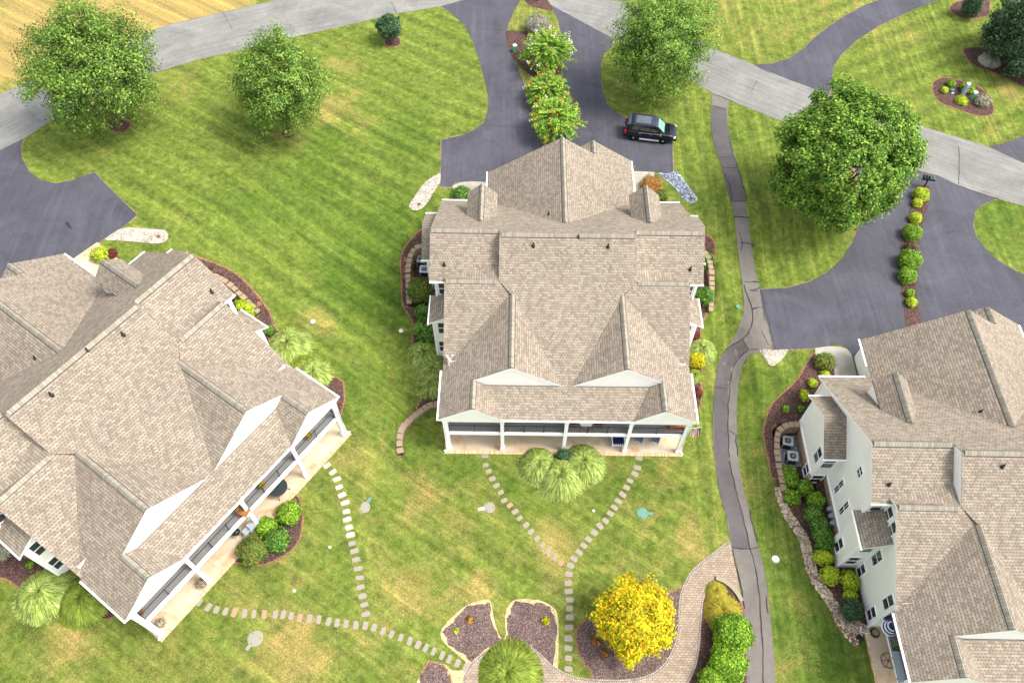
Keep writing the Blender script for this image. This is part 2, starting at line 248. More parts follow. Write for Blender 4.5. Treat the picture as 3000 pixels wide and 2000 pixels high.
# ------------------------------------------------------------------ object helpers
def tag(o, label=None, cat=None, group=None, kind=None):
    if label: o['label'] = label
    if cat: o['category'] = cat
    if group: o['group'] = group
    if kind: o['kind'] = kind
    return o
def empty(name, loc_, rz=0): o = bpy.data.objects.new(name, None); COL.objects.link(o); o.location = loc_; o.rotation_euler.z = rz; o.empty_display_size = .3; return o
class MB:
    def __init__(s): s.v = []; s.f = []; s.uv = []; s.mi = []
    def face(s, pts, uv=None, mi=0):
        i = len(s.v); s.v += [tuple(p) for p in pts]; s.f.append(tuple(range(i, i+len(pts)))); s.uv += list(uv) if uv else [None]*len(pts); s.mi.append(mi)
    def quad_auto(s, pts, mi=0):          # uv in metres: u horizontal, v up the face
        P = [Vector(p) for p in pts]; n = Vector((0, 0, 0))
        for i in range(len(P)): n += (P[i]-P[0]).cross(P[(i+1) % len(P)]-P[0])
        n.normalize(); u = Vector((0, 0, 1)).cross(n)
        u = Vector((1, 0, 0)) if u.length < 1e-3 else u.normalized(); w = n.cross(u)
        s.face(P, [(p.dot(u), p.dot(w)) for p in P], mi)
    def box(s, c, d, rz=0, mi=0, taper=1.):
        x, y, z = d[0]/2, d[1]/2, d[2]/2; ca, sa = math.cos(rz), math.sin(rz); P = []
        for k in (-1, 1):
            t = taper if k > 0 else 1
            for i, j in ((-1, -1), (1, -1), (1, 1), (-1, 1)):
                X, Y = i*x*t, j*y*t; P.append((c[0]+X*ca-Y*sa, c[1]+X*sa+Y*ca, c[2]+k*z))
        for q in ((3, 2, 1, 0), (4, 5, 6, 7), (0, 1, 5, 4), (1, 2, 6, 5), (2, 3, 7, 6), (3, 0, 4, 7)): s.quad_auto([P[i] for i in q], mi)
        return s
    def bx(s, x0, x1, y0, y1, z0, z1, mi=0): return s.box(((x0+x1)/2, (y0+y1)/2, (z0+z1)/2), (x1-x0, y1-y0, z1-z0), 0, mi)
    def tube(s, pts, r, n=8, mi=0, cap=True):
        P = [Vector(p) for p in pts]; rs = r if isinstance(r, (list, tuple)) else [r]*len(P); rings = []; i0 = len(s.v)
        for k, p in enumerate(P):
            t = (P[min(k+1, len(P)-1)]-P[max(k-1, 0)]).normalized(); a = t.cross(Vector((0, 0, 1)))
            a = Vector((1, 0, 0)) if a.length < 1e-3 else a.normalized(); b_ = t.cross(a)
            for j in range(n): s.v.append(tuple(p+rs[k]*(math.cos(2*math.pi*j/n)*a+math.sin(2*math.pi*j/n)*b_)))
        for k in range(len(P)-1):
            for j in range(n):
                a_, b2_ = i0+k*n+j, i0+k*n+(j+1) % n; s.f.append((a_, b2_, b2_+n, a_+n)); s.uv += [None]*4; s.mi.append(mi)
        if cap:
            s.f.append(tuple(range(i0, i0+n))); s.uv += [None]*n; s.mi.append(mi)
            k = i0+(len(P)-1)*n; s.f.append(tuple(range(k+n-1, k-1, -1))); s.uv += [None]*n; s.mi.append(mi)
        return s
    def lathe(s, c, prof, n=20, mi=0, axis='z'):
        i0 = len(s.v)
        for r, z in prof:
            for j in range(n):
                a = 2*math.pi*j/n; X, Y, Z = r*math.cos(a), r*math.sin(a), z
                if axis == 'y': X, Y, Z = X, Z, Y
                s.v.append((c[0]+X, c[1]+Y, c[2]+Z))
        for k in range(len(prof)-1):
            for j in range(n):
                a_, b_ = i0+k*n+j, i0+k*n+(j+1) % n; s.f.append((a_, b_, b_+n, a_+n)); s.uv += [None]*4; s.mi.append(mi)
        for k in (0, len(prof)-1):
            if prof[k][0] > 1e-4: q = [i0+k*n+j for j in range(n)]; s.f.append(tuple(q)); s.uv += [None]*n; s.mi.append(mi)
        return s
    def each(s, name, mats, parent, nf=6):
        for k in range(0, len(s.f), nf):
            m = MB(); i0 = s.f[k][0]; vs = sorted({v for f in s.f[k:k+nf] for v in f}); ix = {v: j for j, v in enumerate(vs)}
            m.v = [s.v[v] for v in vs]; m.f = [tuple(ix[v] for v in f) for f in s.f[k:k+nf]]; m.uv = [None]*sum(len(f) for f in m.f); m.mi = s.mi[k:k+nf]; m.build(name, mats, parent)
    def build(s, name, mats, parent=None, smooth=False, loc_=None):
        me = bpy.data.meshes.new(name); me.from_pydata(s.v, [], s.f)
        if any(u is not None for u in s.uv):
            L = me.uv_layers.new(name='UVMap'); L.data.foreach_set('uv', [c for u in s.uv for c in (u or (0, 0))])
        for m in (mats if isinstance(mats, (list, tuple)) else [mats]): me.materials.append(M[m])
        me.polygons.foreach_set('material_index', s.mi)
        if smooth: me.polygons.foreach_set('use_smooth', [True]*len(s.f))
        me.update(); o = bpy.data.objects.new(name, me); COL.objects.link(o)
        if parent: o.parent = parent
        if loc_ is not None: o.location = loc_
        return o
def dup_tree(o, parent=None):
    c = o.copy(); COL.objects.link(c); c.parent = parent
    for ch in [k for k in bpy.data.objects if k.parent == o]: dup_tree(ch, c)
    return c
def flatmesh(name, V, F, mat, parent=None, loc_=None, mi=None):
    me = bpy.data.meshes.new(name); V = np.asarray(V, np.float32); F = np.asarray(F, np.int32); k = F.shape[1]
    me.vertices.add(len(V)); me.vertices.foreach_set('co', V.ravel()); me.loops.add(F.size); me.loops.foreach_set('vertex_index', F.ravel())
    me.polygons.add(len(F)); me.polygons.foreach_set('loop_start', np.arange(0, F.size, k, dtype=np.int32)); me.polygons.foreach_set('loop_total', np.full(len(F), k, np.int32))
    for m in (mat if isinstance(mat, (list, tuple)) else [mat]): me.materials.append(M[m])
    if mi is not None: me.polygons.foreach_set('material_index', np.asarray(mi, np.int32))
    me.update(calc_edges=True); o = bpy.data.objects.new(name, me); COL.objects.link(o)
    if parent: o.parent = parent
    if loc_ is not None: o.location = loc_
    return o
# ------------------------------------------------------------------ ground sheet
def axis(lo, hi, st, far):
    a = list(np.arange(lo, hi+.01, st)); s_ = st*2; x = hi
    while x < far: x += s_; a.append(x); s_ *= 1.5
    s_ = st*2; x = lo
    while x > -far: x -= s_; a.insert(0, x); s_ *= 1.5
    return np.array(a)
ST = .5
GX, GY = axis(-66, 76, ST, 450), axis(-34, 66, ST, 450)
XX, YY = np.meshgrid(GX, GY); ZZ = terr(XX, YY)
nx, ny = len(GX), len(GY); idx = np.arange(nx*ny).reshape(ny, nx)
FF = np.stack([idx[:-1, :-1], idx[:-1, 1:], idx[1:, 1:], idx[1:, :-1]], -1).reshape(-1, 4)
ground_o = flatmesh('ground', np.stack([XX, YY, ZZ], -1).reshape(-1, 3), FF, 'lawn'); tag(ground_o, kind='structure')
ground_o.data.polygons.foreach_set('use_smooth', [True]*len(FF))
# turf condition: dry spots and lush spots seen in the photo (pixel, radius px), with the mowing stripes
dryf = np.zeros_like(XX)+.1+.16*(1-sstep((YY+6)/10))*(XX < 22)*1.25; lushf = np.zeros_like(XX)+.15
def blob(F, pts, amp):
    for px, py, r in pts:
        p = at(px, py); rr = r/pxm(p); d = ((XX-p.x)**2+((YY-p.y)/1.25)**2)/rr**2; F += amp*np.exp(-d*1.2)
blob(dryf, [(990, 300, 70), (1060, 360, 50), (960, 330, 50), (2500, 640, 90), (2520, 560, 70), (2650, 740, 60), (2470, 480, 60), (920, 920, 55), (960, 960, 40), (1050, 1310, 70), (860, 400, 60), (1340, 1230, 25),
    (1790, 590, 30), (2970, 280, 45), (2930, 240, 60), (2100, 80, 200), (2400, 40, 160), (2600, 60, 120), (1380, 1740, 60), (2095, 1340, 40), (2090, 1130, 30), (2080, 1090, 35), (2010, 1540, 45), (2050, 1620, 40), (1990, 1600, 30), (1620, 1700, 40), (2650, 350, 100), (2900, 380, 60), (500, 260, 90), (300, 470, 60),
    (1850, 260, 50), (2560, 330, 60), (1010, 180, 70), (1600, 1620, 50), (860, 1900, 120), (200, 1900, 90), (1250, 1470, 70), (1390, 1700, 40), (1200, 1730, 60), (1560, 40, 25), (1590, 60, 20)], .3)
dtop = [(100, 60, 160), (350, 20, 160), (600, 20, 120), (60, 200, 90), (100, 110, 120), (450, 60, 90), (-80, 150, 150), (250, -80, 250), (600, -100, 250), (800, -150, 200)]; blob(dryf, dtop, .55)
blob(lushf, [(1160, 620, 110), (1080, 760, 110), (1000, 820, 90), (1100, 870, 90), (920, 560, 130), (1180, 900, 60), (1250, 1420, 60), (1360, 1390, 50), (1800, 1450, 60), (1500, 1440, 50), (1900, 1400, 60), (1010, 1150, 90), (700, 600, 90), (960, 400, 80), (1200, 400, 90), (2300, 1700, 80), (2350, 1850, 80), (2250, 1500, 60), (2230, 1300, 60), (2380, 1900, 90), (2950, 640, 80), (2900, 560, 60), (2120, 400, 50), (800, 1350, 50), (1340, 620, 30), (2420, 1950, 80), (2200, 1150, 40), (2300, 1130, 50), (1150, 1300, 40), (90, 1830, 80), (1060, 1280, 40), (1200, 1330, 60)], .7)
lx, ly = loc('C', XX, YY)
st1 = np.sin((XX*math.cos(R(57))+YY*math.sin(R(57)))*2*math.pi/2.4); st2 = np.sin((XX+.12*YY)*2*math.pi/1.9); st3 = np.sin((XX*math.cos(R(118))+YY*math.sin(R(118)))*2*math.pi/2.3)
st4 = np.sin((XX*math.cos(R(28))+YY*math.sin(R(28)))*2*math.pi/3.)
wN = sstep((YY-2)/8)*(1-sstep((XX-14)/3)); wE = sstep((XX-14)/3)*(1-sstep((XX-27)/3)+.0); wE2 = sstep((XX-30)/6)*sstep((YY-24)/4)
stripe = st1*wN+st2*wE*(YY > -6)+st3*wE2+.35*st4*(1-wN)*(1-sstep((XX-12)/3))
stripe = np.clip(.5+.36*stripe, 0, 1)
ca = ground_o.data.color_attributes.new('turf', 'FLOAT_COLOR', 'POINT')
ca.data.foreach_set('color', np.stack([np.clip(dryf, 0, 1), stripe, np.clip(lushf, 0, 1), np.clip(wE+(XX > 14), 0, 1)], -1).astype(np.float32).ravel())
def smooth(pts, n=3, closed=True):
    P = [Vector((p[0], p[1])) for p in pts]; out = []; N = len(P)
    for i in range(N if closed else N-1):
        p0, p1, p2, p3 = [P[(i+k) % N] if closed else P[max(0, min(N-1, i+k))] for k in (-1, 0, 1, 2)]
        for j in range(n):
            t = j/n; out.append(.5*((2*p1)+(-p0+p2)*t+(2*p0-5*p1+4*p2-p3)*t*t+(-p0+3*p1-3*p2+p3)*t**3))
    if not closed: out.append(P[-1])
    return out
def drape(name, wp, mat, off=.02, kind='structure', label=None, cat=None, uvline=None, parent=None, skirt=0, dy=0):
    """a sheet of world outline wp laid on the terrain"""
    bm = bmesh.new(); P2 = [Vector((p[0], p[1])) for p in wp]; P2 = [p for i, p in enumerate(P2) if (p-P2[i-1]).length > 1e-3]; n_ = len(P2)
    rv, re, rfc, _, _, _ = delaunay_2d_cdt(P2, [(i, (i+1) % n_) for i in range(n_)], [], 1, 1e-5)
    def inside(x, y):
        c_ = 0
        for i in range(n_):
            a_, b_ = P2[i-1], P2[i]
            if (a_.y > y) != (b_.y > y) and x < (b_.x-a_.x)*(y-a_.y)/(b_.y-a_.y)+a_.x: c_ ^= 1
        return c_
    vs = [bm.verts.new((p[0], p[1], 0)) for p in rv]
    for f in rfc:
        cx = sum(rv[i].x for i in f)/len(f); cy = sum(rv[i].y for i in f)/len(f)
        if inside(cx, cy): bm.faces.new([vs[i] for i in f])
    xs = [p[0] for p in wp]; ys = [p[1] for p in wp]
    for ax, lo, hi in ((0, min(xs), max(xs)), (1, min(ys), max(ys))):
        lo = max(lo, -66 if ax == 0 else -34); hi = min(hi, 76 if ax == 0 else 66); k = math.ceil(lo/ST)
        while k*ST < hi:
            co = [0, 0, 0]; no = [0, 0, 0]; co[ax] = k*ST; no[ax] = 1
            bmesh.ops.bisect_plane(bm, geom=bm.verts[:]+bm.edges[:]+bm.faces[:], plane_co=co, plane_no=no, dist=1e-4); k += 1
    co = np.array([(v.co.x, v.co.y) for v in bm.verts]); z = terr(co[:, 0], co[:, 1])
    for v, zz in zip(bm.verts, z): v.co.z = zz+off
    bmesh.ops.recalc_face_normals(bm, faces=bm.faces[:])
    if sum(f.normal.z for f in bm.faces) < 0: bmesh.ops.reverse_faces(bm, faces=bm.faces[:])
    if skirt:
        r = bmesh.ops.extrude_face_region(bm, geom=bm.faces[:]); 
        for e in r['geom']:
            if isinstance(e, bmesh.types.BMVert): e.co.z += skirt
    uvl = bm.loops.layers.uv.new('UVMap')
    if uvline:
        L = [Vector(p[:2]) for p in uvline]; cum = [0]
        for i in range(len(L)-1): cum.append(cum[-1]+(L[i+1]-L[i]).length)
        cache = {}
        for v in bm.verts:
            p = v.co.to_2d(); best = None
            for i in range(len(L)-1):
                d = L[i+1]-L[i]; t = max(0, min(1, (p-L[i]).dot(d)/d.length_squared)); q_ = L[i]+t*d; dist = (p-q_).length
                if best is None or dist < best[0]: best = (dist, cum[i]+t*d.length, (d.x*(p-q_).y-d.y*(p-q_).x))
            cache[v.index if False else v] = (best[1], best[0]*(1 if best[2] > 0 else -1))
        for f in bm.faces:
            for l in f.loops: l[uvl].uv = cache[l.vert]
    else:
        for f in bm.faces:
            for l in f.loops: l[uvl].uv = (l.vert.co.x, l.vert.co.y)
    me = bpy.data.meshes.new(name); bm.to_mesh(me); bm.free(); me.materials.append(M[mat]); o = bpy.data.objects.new(name, me); COL.objects.link(o)
    if parent: o.parent = parent
    return tag(o, label, cat, kind=kind)
def wpx(pts): return [at(x, y) for x, y in pts]
def cl(h, pts): return [Vector(glob(h, x, y)) for x, y in pts]
def ribbon(line, w):
    P = [Vector(p[:2]) for p in line]; Lf = []; Rt = []
    for i, p in enumerate(P):
        t = (P[min(i+1, len(P)-1)]-P[max(i-1, 0)]).normalized(); n_ = Vector((-t.y, t.x)); ww = w[i] if isinstance(w, (list, tuple)) else w
        Lf.append(p+n_*ww/2); Rt.append(p-n_*ww/2)
    return Lf+Rt[::-1]
# street
up_e = wpx(A_((-500, 900), (-200, 750), (0, 652), (200, 562), (600, 400), (965, 240), (1200, 165), (1500, 95), (1900, 5)))+wpx([(900, -18), (1050, -38), (1250, -48), (1450, -40), (1650, -10), (1838, 8)])+wpx([(1950, 70)])+wpx(C_((190, 330), (490, 447), (540, 475), (760, 560), (990, 645), (1300, 760), (1640, 872), (2080, 1002), (2352, 1125), (2700, 1290), (3100, 1480)))
lo_e = wpx(C_((3100, 1700), (2700, 1570), (2352, 1420), (2140, 1360), (1900, 1278), (1760, 1215), (1600, 1170), (1150, 1020), (740, 862), (350, 702), (190, 632), (100, 575)))+wpx(B_((2180, 430), (1860, 262), (1700, 175), (1450, 40), (1385, -8), (1240, -30), (1100, -30), (850, 0), (690, 45), (380, 95), (0, 183)))+wpx(A_((2000, 262), (1640, 350), (1400, 403), (1090, 495), (700, 655), (370, 820), (165, 955), (0, 1037), (-200, 1150), (-500, 1340)))
road_line = [( (a.x+b_.x)/2, (a.y+b_.y)/2) for a, b_ in zip(up_e[::2], [min(lo_e, key=lambda q: (q-p).length) for p in up_e[::2]])]
drape('road', [v.to_2d() for v in up_e+lo_e], 'street_asphalt', .02, uvline=road_line)
# driveways
dC = wpx(B_((690, 45), (760, 95), (850, 175), (910, 290), (950, 420), (990, 560), (1015, 680), (1010, 760), (980, 850), (900, 905), (830, 935), (690, 965), (688, 1120), (683, 1285), (760, 1290)))+cl('C', [(-9.9, 26.9), (-8.6, 26.6), (-7.5, 26.2), (-6.6, 25.6), (6.6, 25.6), (7, 28.4)])+wpx(B_((2010, 1185), (2160, 1190), (2285, 1200), (2283, 1090), (2280, 950), (2200, 880), (1970, 818), (1900, 780), (1830, 720), (1795, 600), (1788, 450), (1812, 370), (1870, 325), (1862, 262), (1700, 175), (1450, 40), (1385, -8), (1240, -30), (1100, -30), (850, 0)))
drape('driveway', [v.to_2d() for v in dC], 'driveway_asphalt', .034)
dL = wpx(A_((-500, 1340), (-200, 1150), (0, 1037), (165, 955), (145, 1010), (150, 1090), (200, 1180), (280, 1243), (380, 1265), (500, 1245), (600, 1205), (655, 1190), (740, 1280), (860, 1400), (945, 1480)))+wpx(C3((840, 10), (650, 135)))+cl('L', [(8.2, 26.8), (6.6, 25.6), (-6.6, 25.6), (-12, 27), (-18, 34)])
drape('driveway', [v.to_2d() for v in dL], 'driveway_asphalt', .034)
dR = wpx(C_((1150, 1020), (1600, 1170), (1760, 1215), (1900, 1278), (2140, 1360)))+wpx(D_((2070, 372), (1930, 430), (1870, 490), (1855, 600), (1880, 690), (1960, 800), (2060, 890), (2200, 975), (2330, 1030), (2600, 1130), (2600, 1500)))+cl('R', [(12, 28), (6.6, 25.6), (-6.6, 25.6), (-7.4, 25.8), (-8.2, 27)])+wpx(C5((830, 470), (700, 470), (540, 483), (300, 495), (190, 497), (150, 320), (88, 100), (70, -20)))+wpx(D_((85, 1138), (300, 1122), (480, 1075), (640, 990), (760, 880), (850, 740), (920, 560), (940, 400)))
drape('driveway', [v.to_2d() for v in dR], 'driveway_asphalt', .034)
dN = wpx(C_((490, 447), (620, 440), (740, 402), (830, 340), (900, 270), (1000, 190), (1120, 110), (1250, 40), (1370, -5), (1600, -90), (1900, -150), (2300, -110), (1760, 0), (1640, 48), (1500, 110), (1350, 180), (1200, 280), (1090, 380), (1040, 460), (1025, 540), (1035, 600), (1000, 650), (760, 562), (540, 476)))
drape('driveway', [v.to_2d() for v in dN], 'driveway_asphalt', .034)
dE = wpx(C_((2110, 1012), (2230, 985), (2352, 935), (2500, 850), (2900, 900), (2900, 1390), (2700, 1290), (2352, 1125)))
drape('driveway', [v.to_2d() for v in dE], 'driveway_asphalt', .034)
for dd_ in (dC, dL, dR, dN, up_e+lo_e): 
    q_ = [v.to_2d() for v in dd_]; Lr_ = []; q_ = smooth(q_, 2)
    ar = sum(q_[k].x*q_[(k+1) % len(q_)].y-q_[(k+1) % len(q_)].x*q_[k].y for k in range(len(q_)))
    for i, p in enumerate(q_): t = (q_[(i+1) % len(q_)]-q_[i-1]).normalized(); Lr_.append(p+Vector((t.y, -t.x))*(1 if ar > 0 else -1)*random.uniform(.02, .13))
    drape('verge', Lr_, 'verge_soil', .013)
# cart path : dark lane and light lane with sealed cracks
pl = wpx(O_((1635, 215), (1633, 290), (1645, 340), (1665, 400), (1680, 465), (1693, 560), (1705, 650), (1707, 720), (1680, 785), (1655, 820), (1645, 860), (1640, 920), (1637, 1000), (1645, 1080), (1665, 1170), (1678, 1240), (1700, 1330), (1708, 1400), (1713, 1500), (1715, 1600)))
pr = wpx(O_((1674, 236), (1671, 290), (1690, 370), (1710, 460), (1725, 560), (1745, 665), (1752, 710), (1772, 802), (1722, 815), (1702, 850), (1693, 920), (1693, 1000), (1702, 1098), (1720, 1168), (1738, 1245), (1752, 1292), (1764, 1366), (1773, 1454), (1779, 1531), (1783, 1610)))
drape('path', [v.to_2d() for v in wpx(C_((190, 632), (350, 702)))]+smooth(pr, 2, False)+smooth(pl[::-1], 2, False), 'path_asphalt_light', .03, uvline=[v.to_2d() for v in pl])
dk1 = C_((200, 730), (195, 880), (215, 1000), (270, 1150), (300, 1300), (330, 1388), (435, 1388), (400, 1200), (350, 1075), (320, 930), (303, 820), (300, 755))
drape('path', [v.to_2d() for v in wpx(dk1)], 'path_asphalt_dark', .036)
pc = a3((390, 822), (440, 775), (510, 745), (548, 822), (480, 880), (435, 960), (425, 1060), (415, 1200), (412, 1330), (418, 1480), (422, 1566))+E_((2110, 140), (2165, 330), (2215, 520), (2230, 608), (2105, 602))+[(2085+5, 1350+430/2.352)]
pcd = a3((388, 824), (440, 778), (508, 748), (546, 824), (480, 885), (436, 960), (425, 1060), (413, 1200), (408, 1330), (412, 1480), (422, 1566))+E_((2128, 220), (2190, 430), (2228, 606), (2108, 602), (2080, 430), (2040, 300), (2003, 150), (1993, 0))+a3((318, 1566), (312, 1400), (310, 1200), (320, 1060), (335, 950), (355, 890))
drape('path', [v.to_2d() for v in wpx(pcd)], 'path_asphalt_dark', .036)
cracks = [a3((490, 5), (512, 80), (498, 135)), a3((498, 80), (560, 82), (596, 95)), a3((520, 350), (570, 345), (617, 347)), a3((520, 365), (560, 480), (580, 560), (575, 650), (550, 705), (510, 740), (445, 785), (392, 822)), a3((508, 738), (548, 822), (600, 820), (617, 812)), a3((562, 405), (617, 410)), a3((575, 535), (617, 525)), a3((548, 822), (480, 885), (436, 960), (425, 1060), (413, 1200), (408, 1330), (412, 1480), (422, 1566)), a3((325, 1075), (400, 1090)), a3((415, 1375), (465, 1415), (478, 1560)), a3((525, 915), (545, 885)),
    E_((2085, 0), (2130, 220), (2190, 430), (2230, 610), (2280, 800), (2305, 1100), (2315, 1300), (2322, 1560)), E_((2095, 600), (2160, 606), (2228, 610), (2285, 590)), E_((2105, 610), (2140, 760), (2175, 900), (2190, 1015)), E_((2220, 330), (2250, 450), (2280, 560)), E_((2337, 930), (2352, 1050)),
    C_((200, 655), (260, 665), (350, 705)), C_((205, 732), (303, 752)), C_((250, 1085), (350, 1078)), C_((272, 1162), (372, 1160)), C_((330, 1390), (435, 1388)), C_((290, 1200), (330, 1290), (340, 1385)), C_((355, 1495), (460, 1502)), C_((315, 935), (350, 1075), (400, 1210), (440, 1388)), D_((0, 1070), (80, 1075)), D_((0, 1145), (80, 1120)), D_((5, 1300), (105, 1282)),
    B_((960, 205), (1060, 206), (1120, 212)), B_((1010, 860), (1100, 875), (1260, 880)), B_((940, 950), (980, 918)), B_((1730, 925), (1800, 880), (1875, 828)), B_((1050, 640), (1200, 632), (1280, 630)), B_((1730, 575), (1790, 612)), A_((1535, 90), (1570, 150), (1605, 210)), B_((345, 15), (380, 95)), C_((510, 560), (470, 640)), C_((1905, 1010), (1900, 1270)), C_((540, 485), (600, 505)), C_((1100, 480), (990, 640)), C_((1600, 1172), (1760, 1217), (1900, 1280), (2140, 1362), (2170, 1375)), C_((2250, 1000), (2290, 1060), (2352, 1100)), D_((1590, 655), (1640, 660), (1700, 650)), D_((88, 1200), (120, 1400)), C5((85, 0), (130, 180), (170, 370), (205, 495)), C5((90, 335), (120, 400), (155, 465))]
for i, cr in enumerate(cracks):
    wl = [p.to_2d() for p in wpx(cr)]; pts = []
    for k in range(len(wl)-1):
        n_ = max(2, int((wl[k+1]-wl[k]).length/.5))
        for j in range(n_): pts.append(wl[k].lerp(wl[k+1], j/n_)+Vector((random.uniform(-.06, .06), random.uniform(-.06, .06))))
    pts.append(wl[-1]); big = i < 27
    drape('crack_sealant', ribbon(pts, [random.uniform(.5, 1)*(.10 if big else .05) for _ in pts]), 'crack_seal_and_outline', .044)
# beds, gravel, concrete
def bed(pts, mat='mulch', off=.03, name='mulch_bed', edge=True, sm=3):
    w = [v.to_2d() for v in wpx(pts)]; w = smooth(w, sm) if sm else w
    if edge:
        c_ = sum(w, Vector((0, 0)))/len(w); e = []
        for i, p in enumerate(w):
            t = (w[(i+1) % len(w)]-w[i-1]).normalized(); n_ = Vector((t.y, -t.x)); ar = sum(w[k].x*w[(k+1) % len(w)].y-w[(k+1) % len(w)].x*w[k].y for k in range(len(w)))
            e.append(p+n_*(1 if ar > 0 else -1)*(.13+.05*math.sin(i*1.7)))
        drape('bed_edge', e, 'straw_edge', off-.010)
    return drape(name, w, mat, off)
W_bed = [(-11.5, 23.1), (-12.9, 22.6), (-14.3, 21), (-15.0, 19), (-15.1, 16.5), (-14.7, 14.5), (-14.1, 12.5), (-13, 10), (-12.2, 8), (-12.2, 6), (-12.6, 4.6), (-12.9, 3.6), (-9.2, 3.6), (-9.2, 23.1)]
def localbed(h, pts, mat='mulch'):
    w = smooth(cl(h, pts), 3); e = []
    ar = sum(w[k].x*w[(k+1) % len(w)].y-w[(k+1) % len(w)].x*w[k].y for k in range(len(w)))
    for i, p in enumerate(w):
        t = (w[(i+1) % len(w)]-w[i-1]).normalized(); e.append(p+Vector((t.y, -t.x))*(1 if ar > 0 else -1)*.16)
    drape('bed_edge', e, 'straw_edge', .02); drape('mulch_bed', w, mat, .03)
bed(a1((330, 150), (250, 220), (150, 330), (90, 430), (70, 560), (72, 700), (85, 860), (80, 980), (110, 1130), (180, 1240), (240, 1370), (225, 1480))+a2((210, 130), (215, 250), (290, 460), (300, 560), (330, 820), (260, 960), (290, 980), (400, 900), (530, 880), (700, 880), (700, 300))+a1((560, 1000), (560, 500), (420, 160)), sm=2)
bed(a3((230, 20), (300, 50), (318, 120), (312, 220), (300, 330), (312, 420), (300, 500), (260, 560), (222, 640), (215, 720), (230, 900), (215, 1040), (225, 1110), (215, 1190), (195, 1225), (130, 1180), (80, 1000), (80, 600), (120, 300), (180, 60)), sm=2)
localbed('L', [(9.3, 23.2), (12.9, 22.2), (14.2, 20.5), (14.9, 18), (14.7, 15.5), (14.0, 13), (13.2, 11.5), (12.9, 9), (12.6, 5), (12.3, 3), (9.3, 3)])
bed(b8((-60, 330), (0, 340), (120, 300), (200, 340), (330, 380), (480, 440), (560, 520), (700, 620), (835, 730), (800, 765), (700, 775), (560, 770), (460, 730), (300, 700), (200, 600), (110, 520), (40, 480), (-60, 450)))
bed(b6((790, 210), (825, 260), (850, 370), (845, 480), (820, 600), (740, 700), (640, 760), (540, 805), (420, 815), (330, 800), (240, 770), (330, 640), (500, 480), (700, 290)), sm=2)
bed(C5((545, 525), (500, 560), (455, 640), (400, 740), (320, 820), (230, 900), (165, 980), (130, 1080), (110, 1200), (130, 1320), (155, 1420), (180, 1568), (240, 1568), (400, 1568), (600, 1568), (700, 1100), (620, 820), (700, 720), (685, 640), (600, 560)), sm=2)
bed(C6((150, 0), (170, 100), (190, 200), (230, 330), (300, 440), (350, 520), (385, 620), (400, 720), (450, 850), (520, 960), (590, 1060), (680, 1150), (750, 1180), (830, 1190), (860, 1100), (800, 850), (700, 500), (500, 100), (380, -40)), edge=False, sm=2)
bed(D_((1400, 268), (1440, 260), (1485, 275), (1495, 320), (1490, 380), (1460, 500), (1430, 620), (1405, 730), (1402, 830), (1400, 960), (1378, 1090), (1385, 1200), (1402, 1300), (1420, 1420), (1430, 1500), (1325, 1520), (1290, 1380), (1272, 1250), (1250, 1090), (1235, 980), (1240, 850), (1265, 720), (1300, 600), (1340, 420), (1375, 290)), off=.06, edge=False, sm=2)
# island of the centre drive
isl = B_((1250, -20), (1200, 60), (1150, 175), (1135, 260), (1160, 360), (1210, 455), (1250, 560), (1285, 650), (1310, 780), (1340, 900), (1390, 1010), (1450, 1010), (1520, 900), (1530, 780), (1528, 650), (1525, 500), (1525, 350), (1512, 230), (1490, 140), (1445, 45), (1380, -15))
drape('ground_island', [v.to_2d() for v in wpx(isl)], 'lawn', .045)
bed(B_((1260, -20), (1290, 40), (1360, 60), (1450, 80), (1440, 30), (1380, -20)), off=.056, edge=False); bed(B_((1142, 215), (1290, 225), (1420, 240), (1500, 230), (1515, 400), (1500, 560), (1400, 560), (1300, 520), (1220, 450), (1165, 370), (1138, 270)), off=.056, edge=False)
ig = bpy.data.objects['ground_island']; ca = ig.data.color_attributes.new('turf', 'FLOAT_COLOR', 'POINT'); ca.data.foreach_set('color', [.4, .5, .3, 1]*len(ig.data.vertices)); ig.name = 'ground'
bed(B_((300, 285), (310, 262), (350, 255), (395, 265), (405, 295), (390, 315), (345, 325), (310, 312))); bed(A_((742, 850), (760, 830), (830, 825), (890, 840), (892, 875), (850, 908), (790, 905), (750, 885))); bed(A_((1945, 915), (1975, 900), (2025, 905), (2028, 935), (2000, 955), (1955, 945)))
bed(C_((1840, 60), (1870, 25), (1930, 8), (2100, -20), (2110, 60), (2090, 110), (1990, 130), (1900, 110), (1855, 90))); bed(C_((1938, 350), (1990, 330), (2080, 335), (2200, 380), (2400, 440), (2500, 520), (2500, 700), (2352, 600), (2250, 550), (2150, 500), (2040, 465), (1975, 420)))
bed(b3((150, 310), (200, 250), (270, 220), (360, 225), (460, 245), (600, 290), (720, 330), (820, 400), (900, 490), (935, 600), (920, 690), (820, 715), (700, 705), (560, 660), (400, 600), (260, 545), (170, 450)))
def mb_(pts, m='mulch_old', off=.03): return bed(pts, m, off)
bd1 = E_((95, 1190), (110, 1150), (180, 1070), (280, 990), (390, 955), (440, 965), (455, 1040), (475, 1130), (510, 1215), (560, 1235), (540, 1270), (420, 1310), (330, 1390), (280, 1390), (200, 1320), (120, 1250))
bd2 = E_((545, 1190), (540, 1080), (560, 1000), (610, 955), (700, 950), (800, 965), (880, 1015), (905, 1080), (908, 1250), (900, 1440), (850, 1410), (780, 1340), (700, 1285), (600, 1255), (530, 1240))
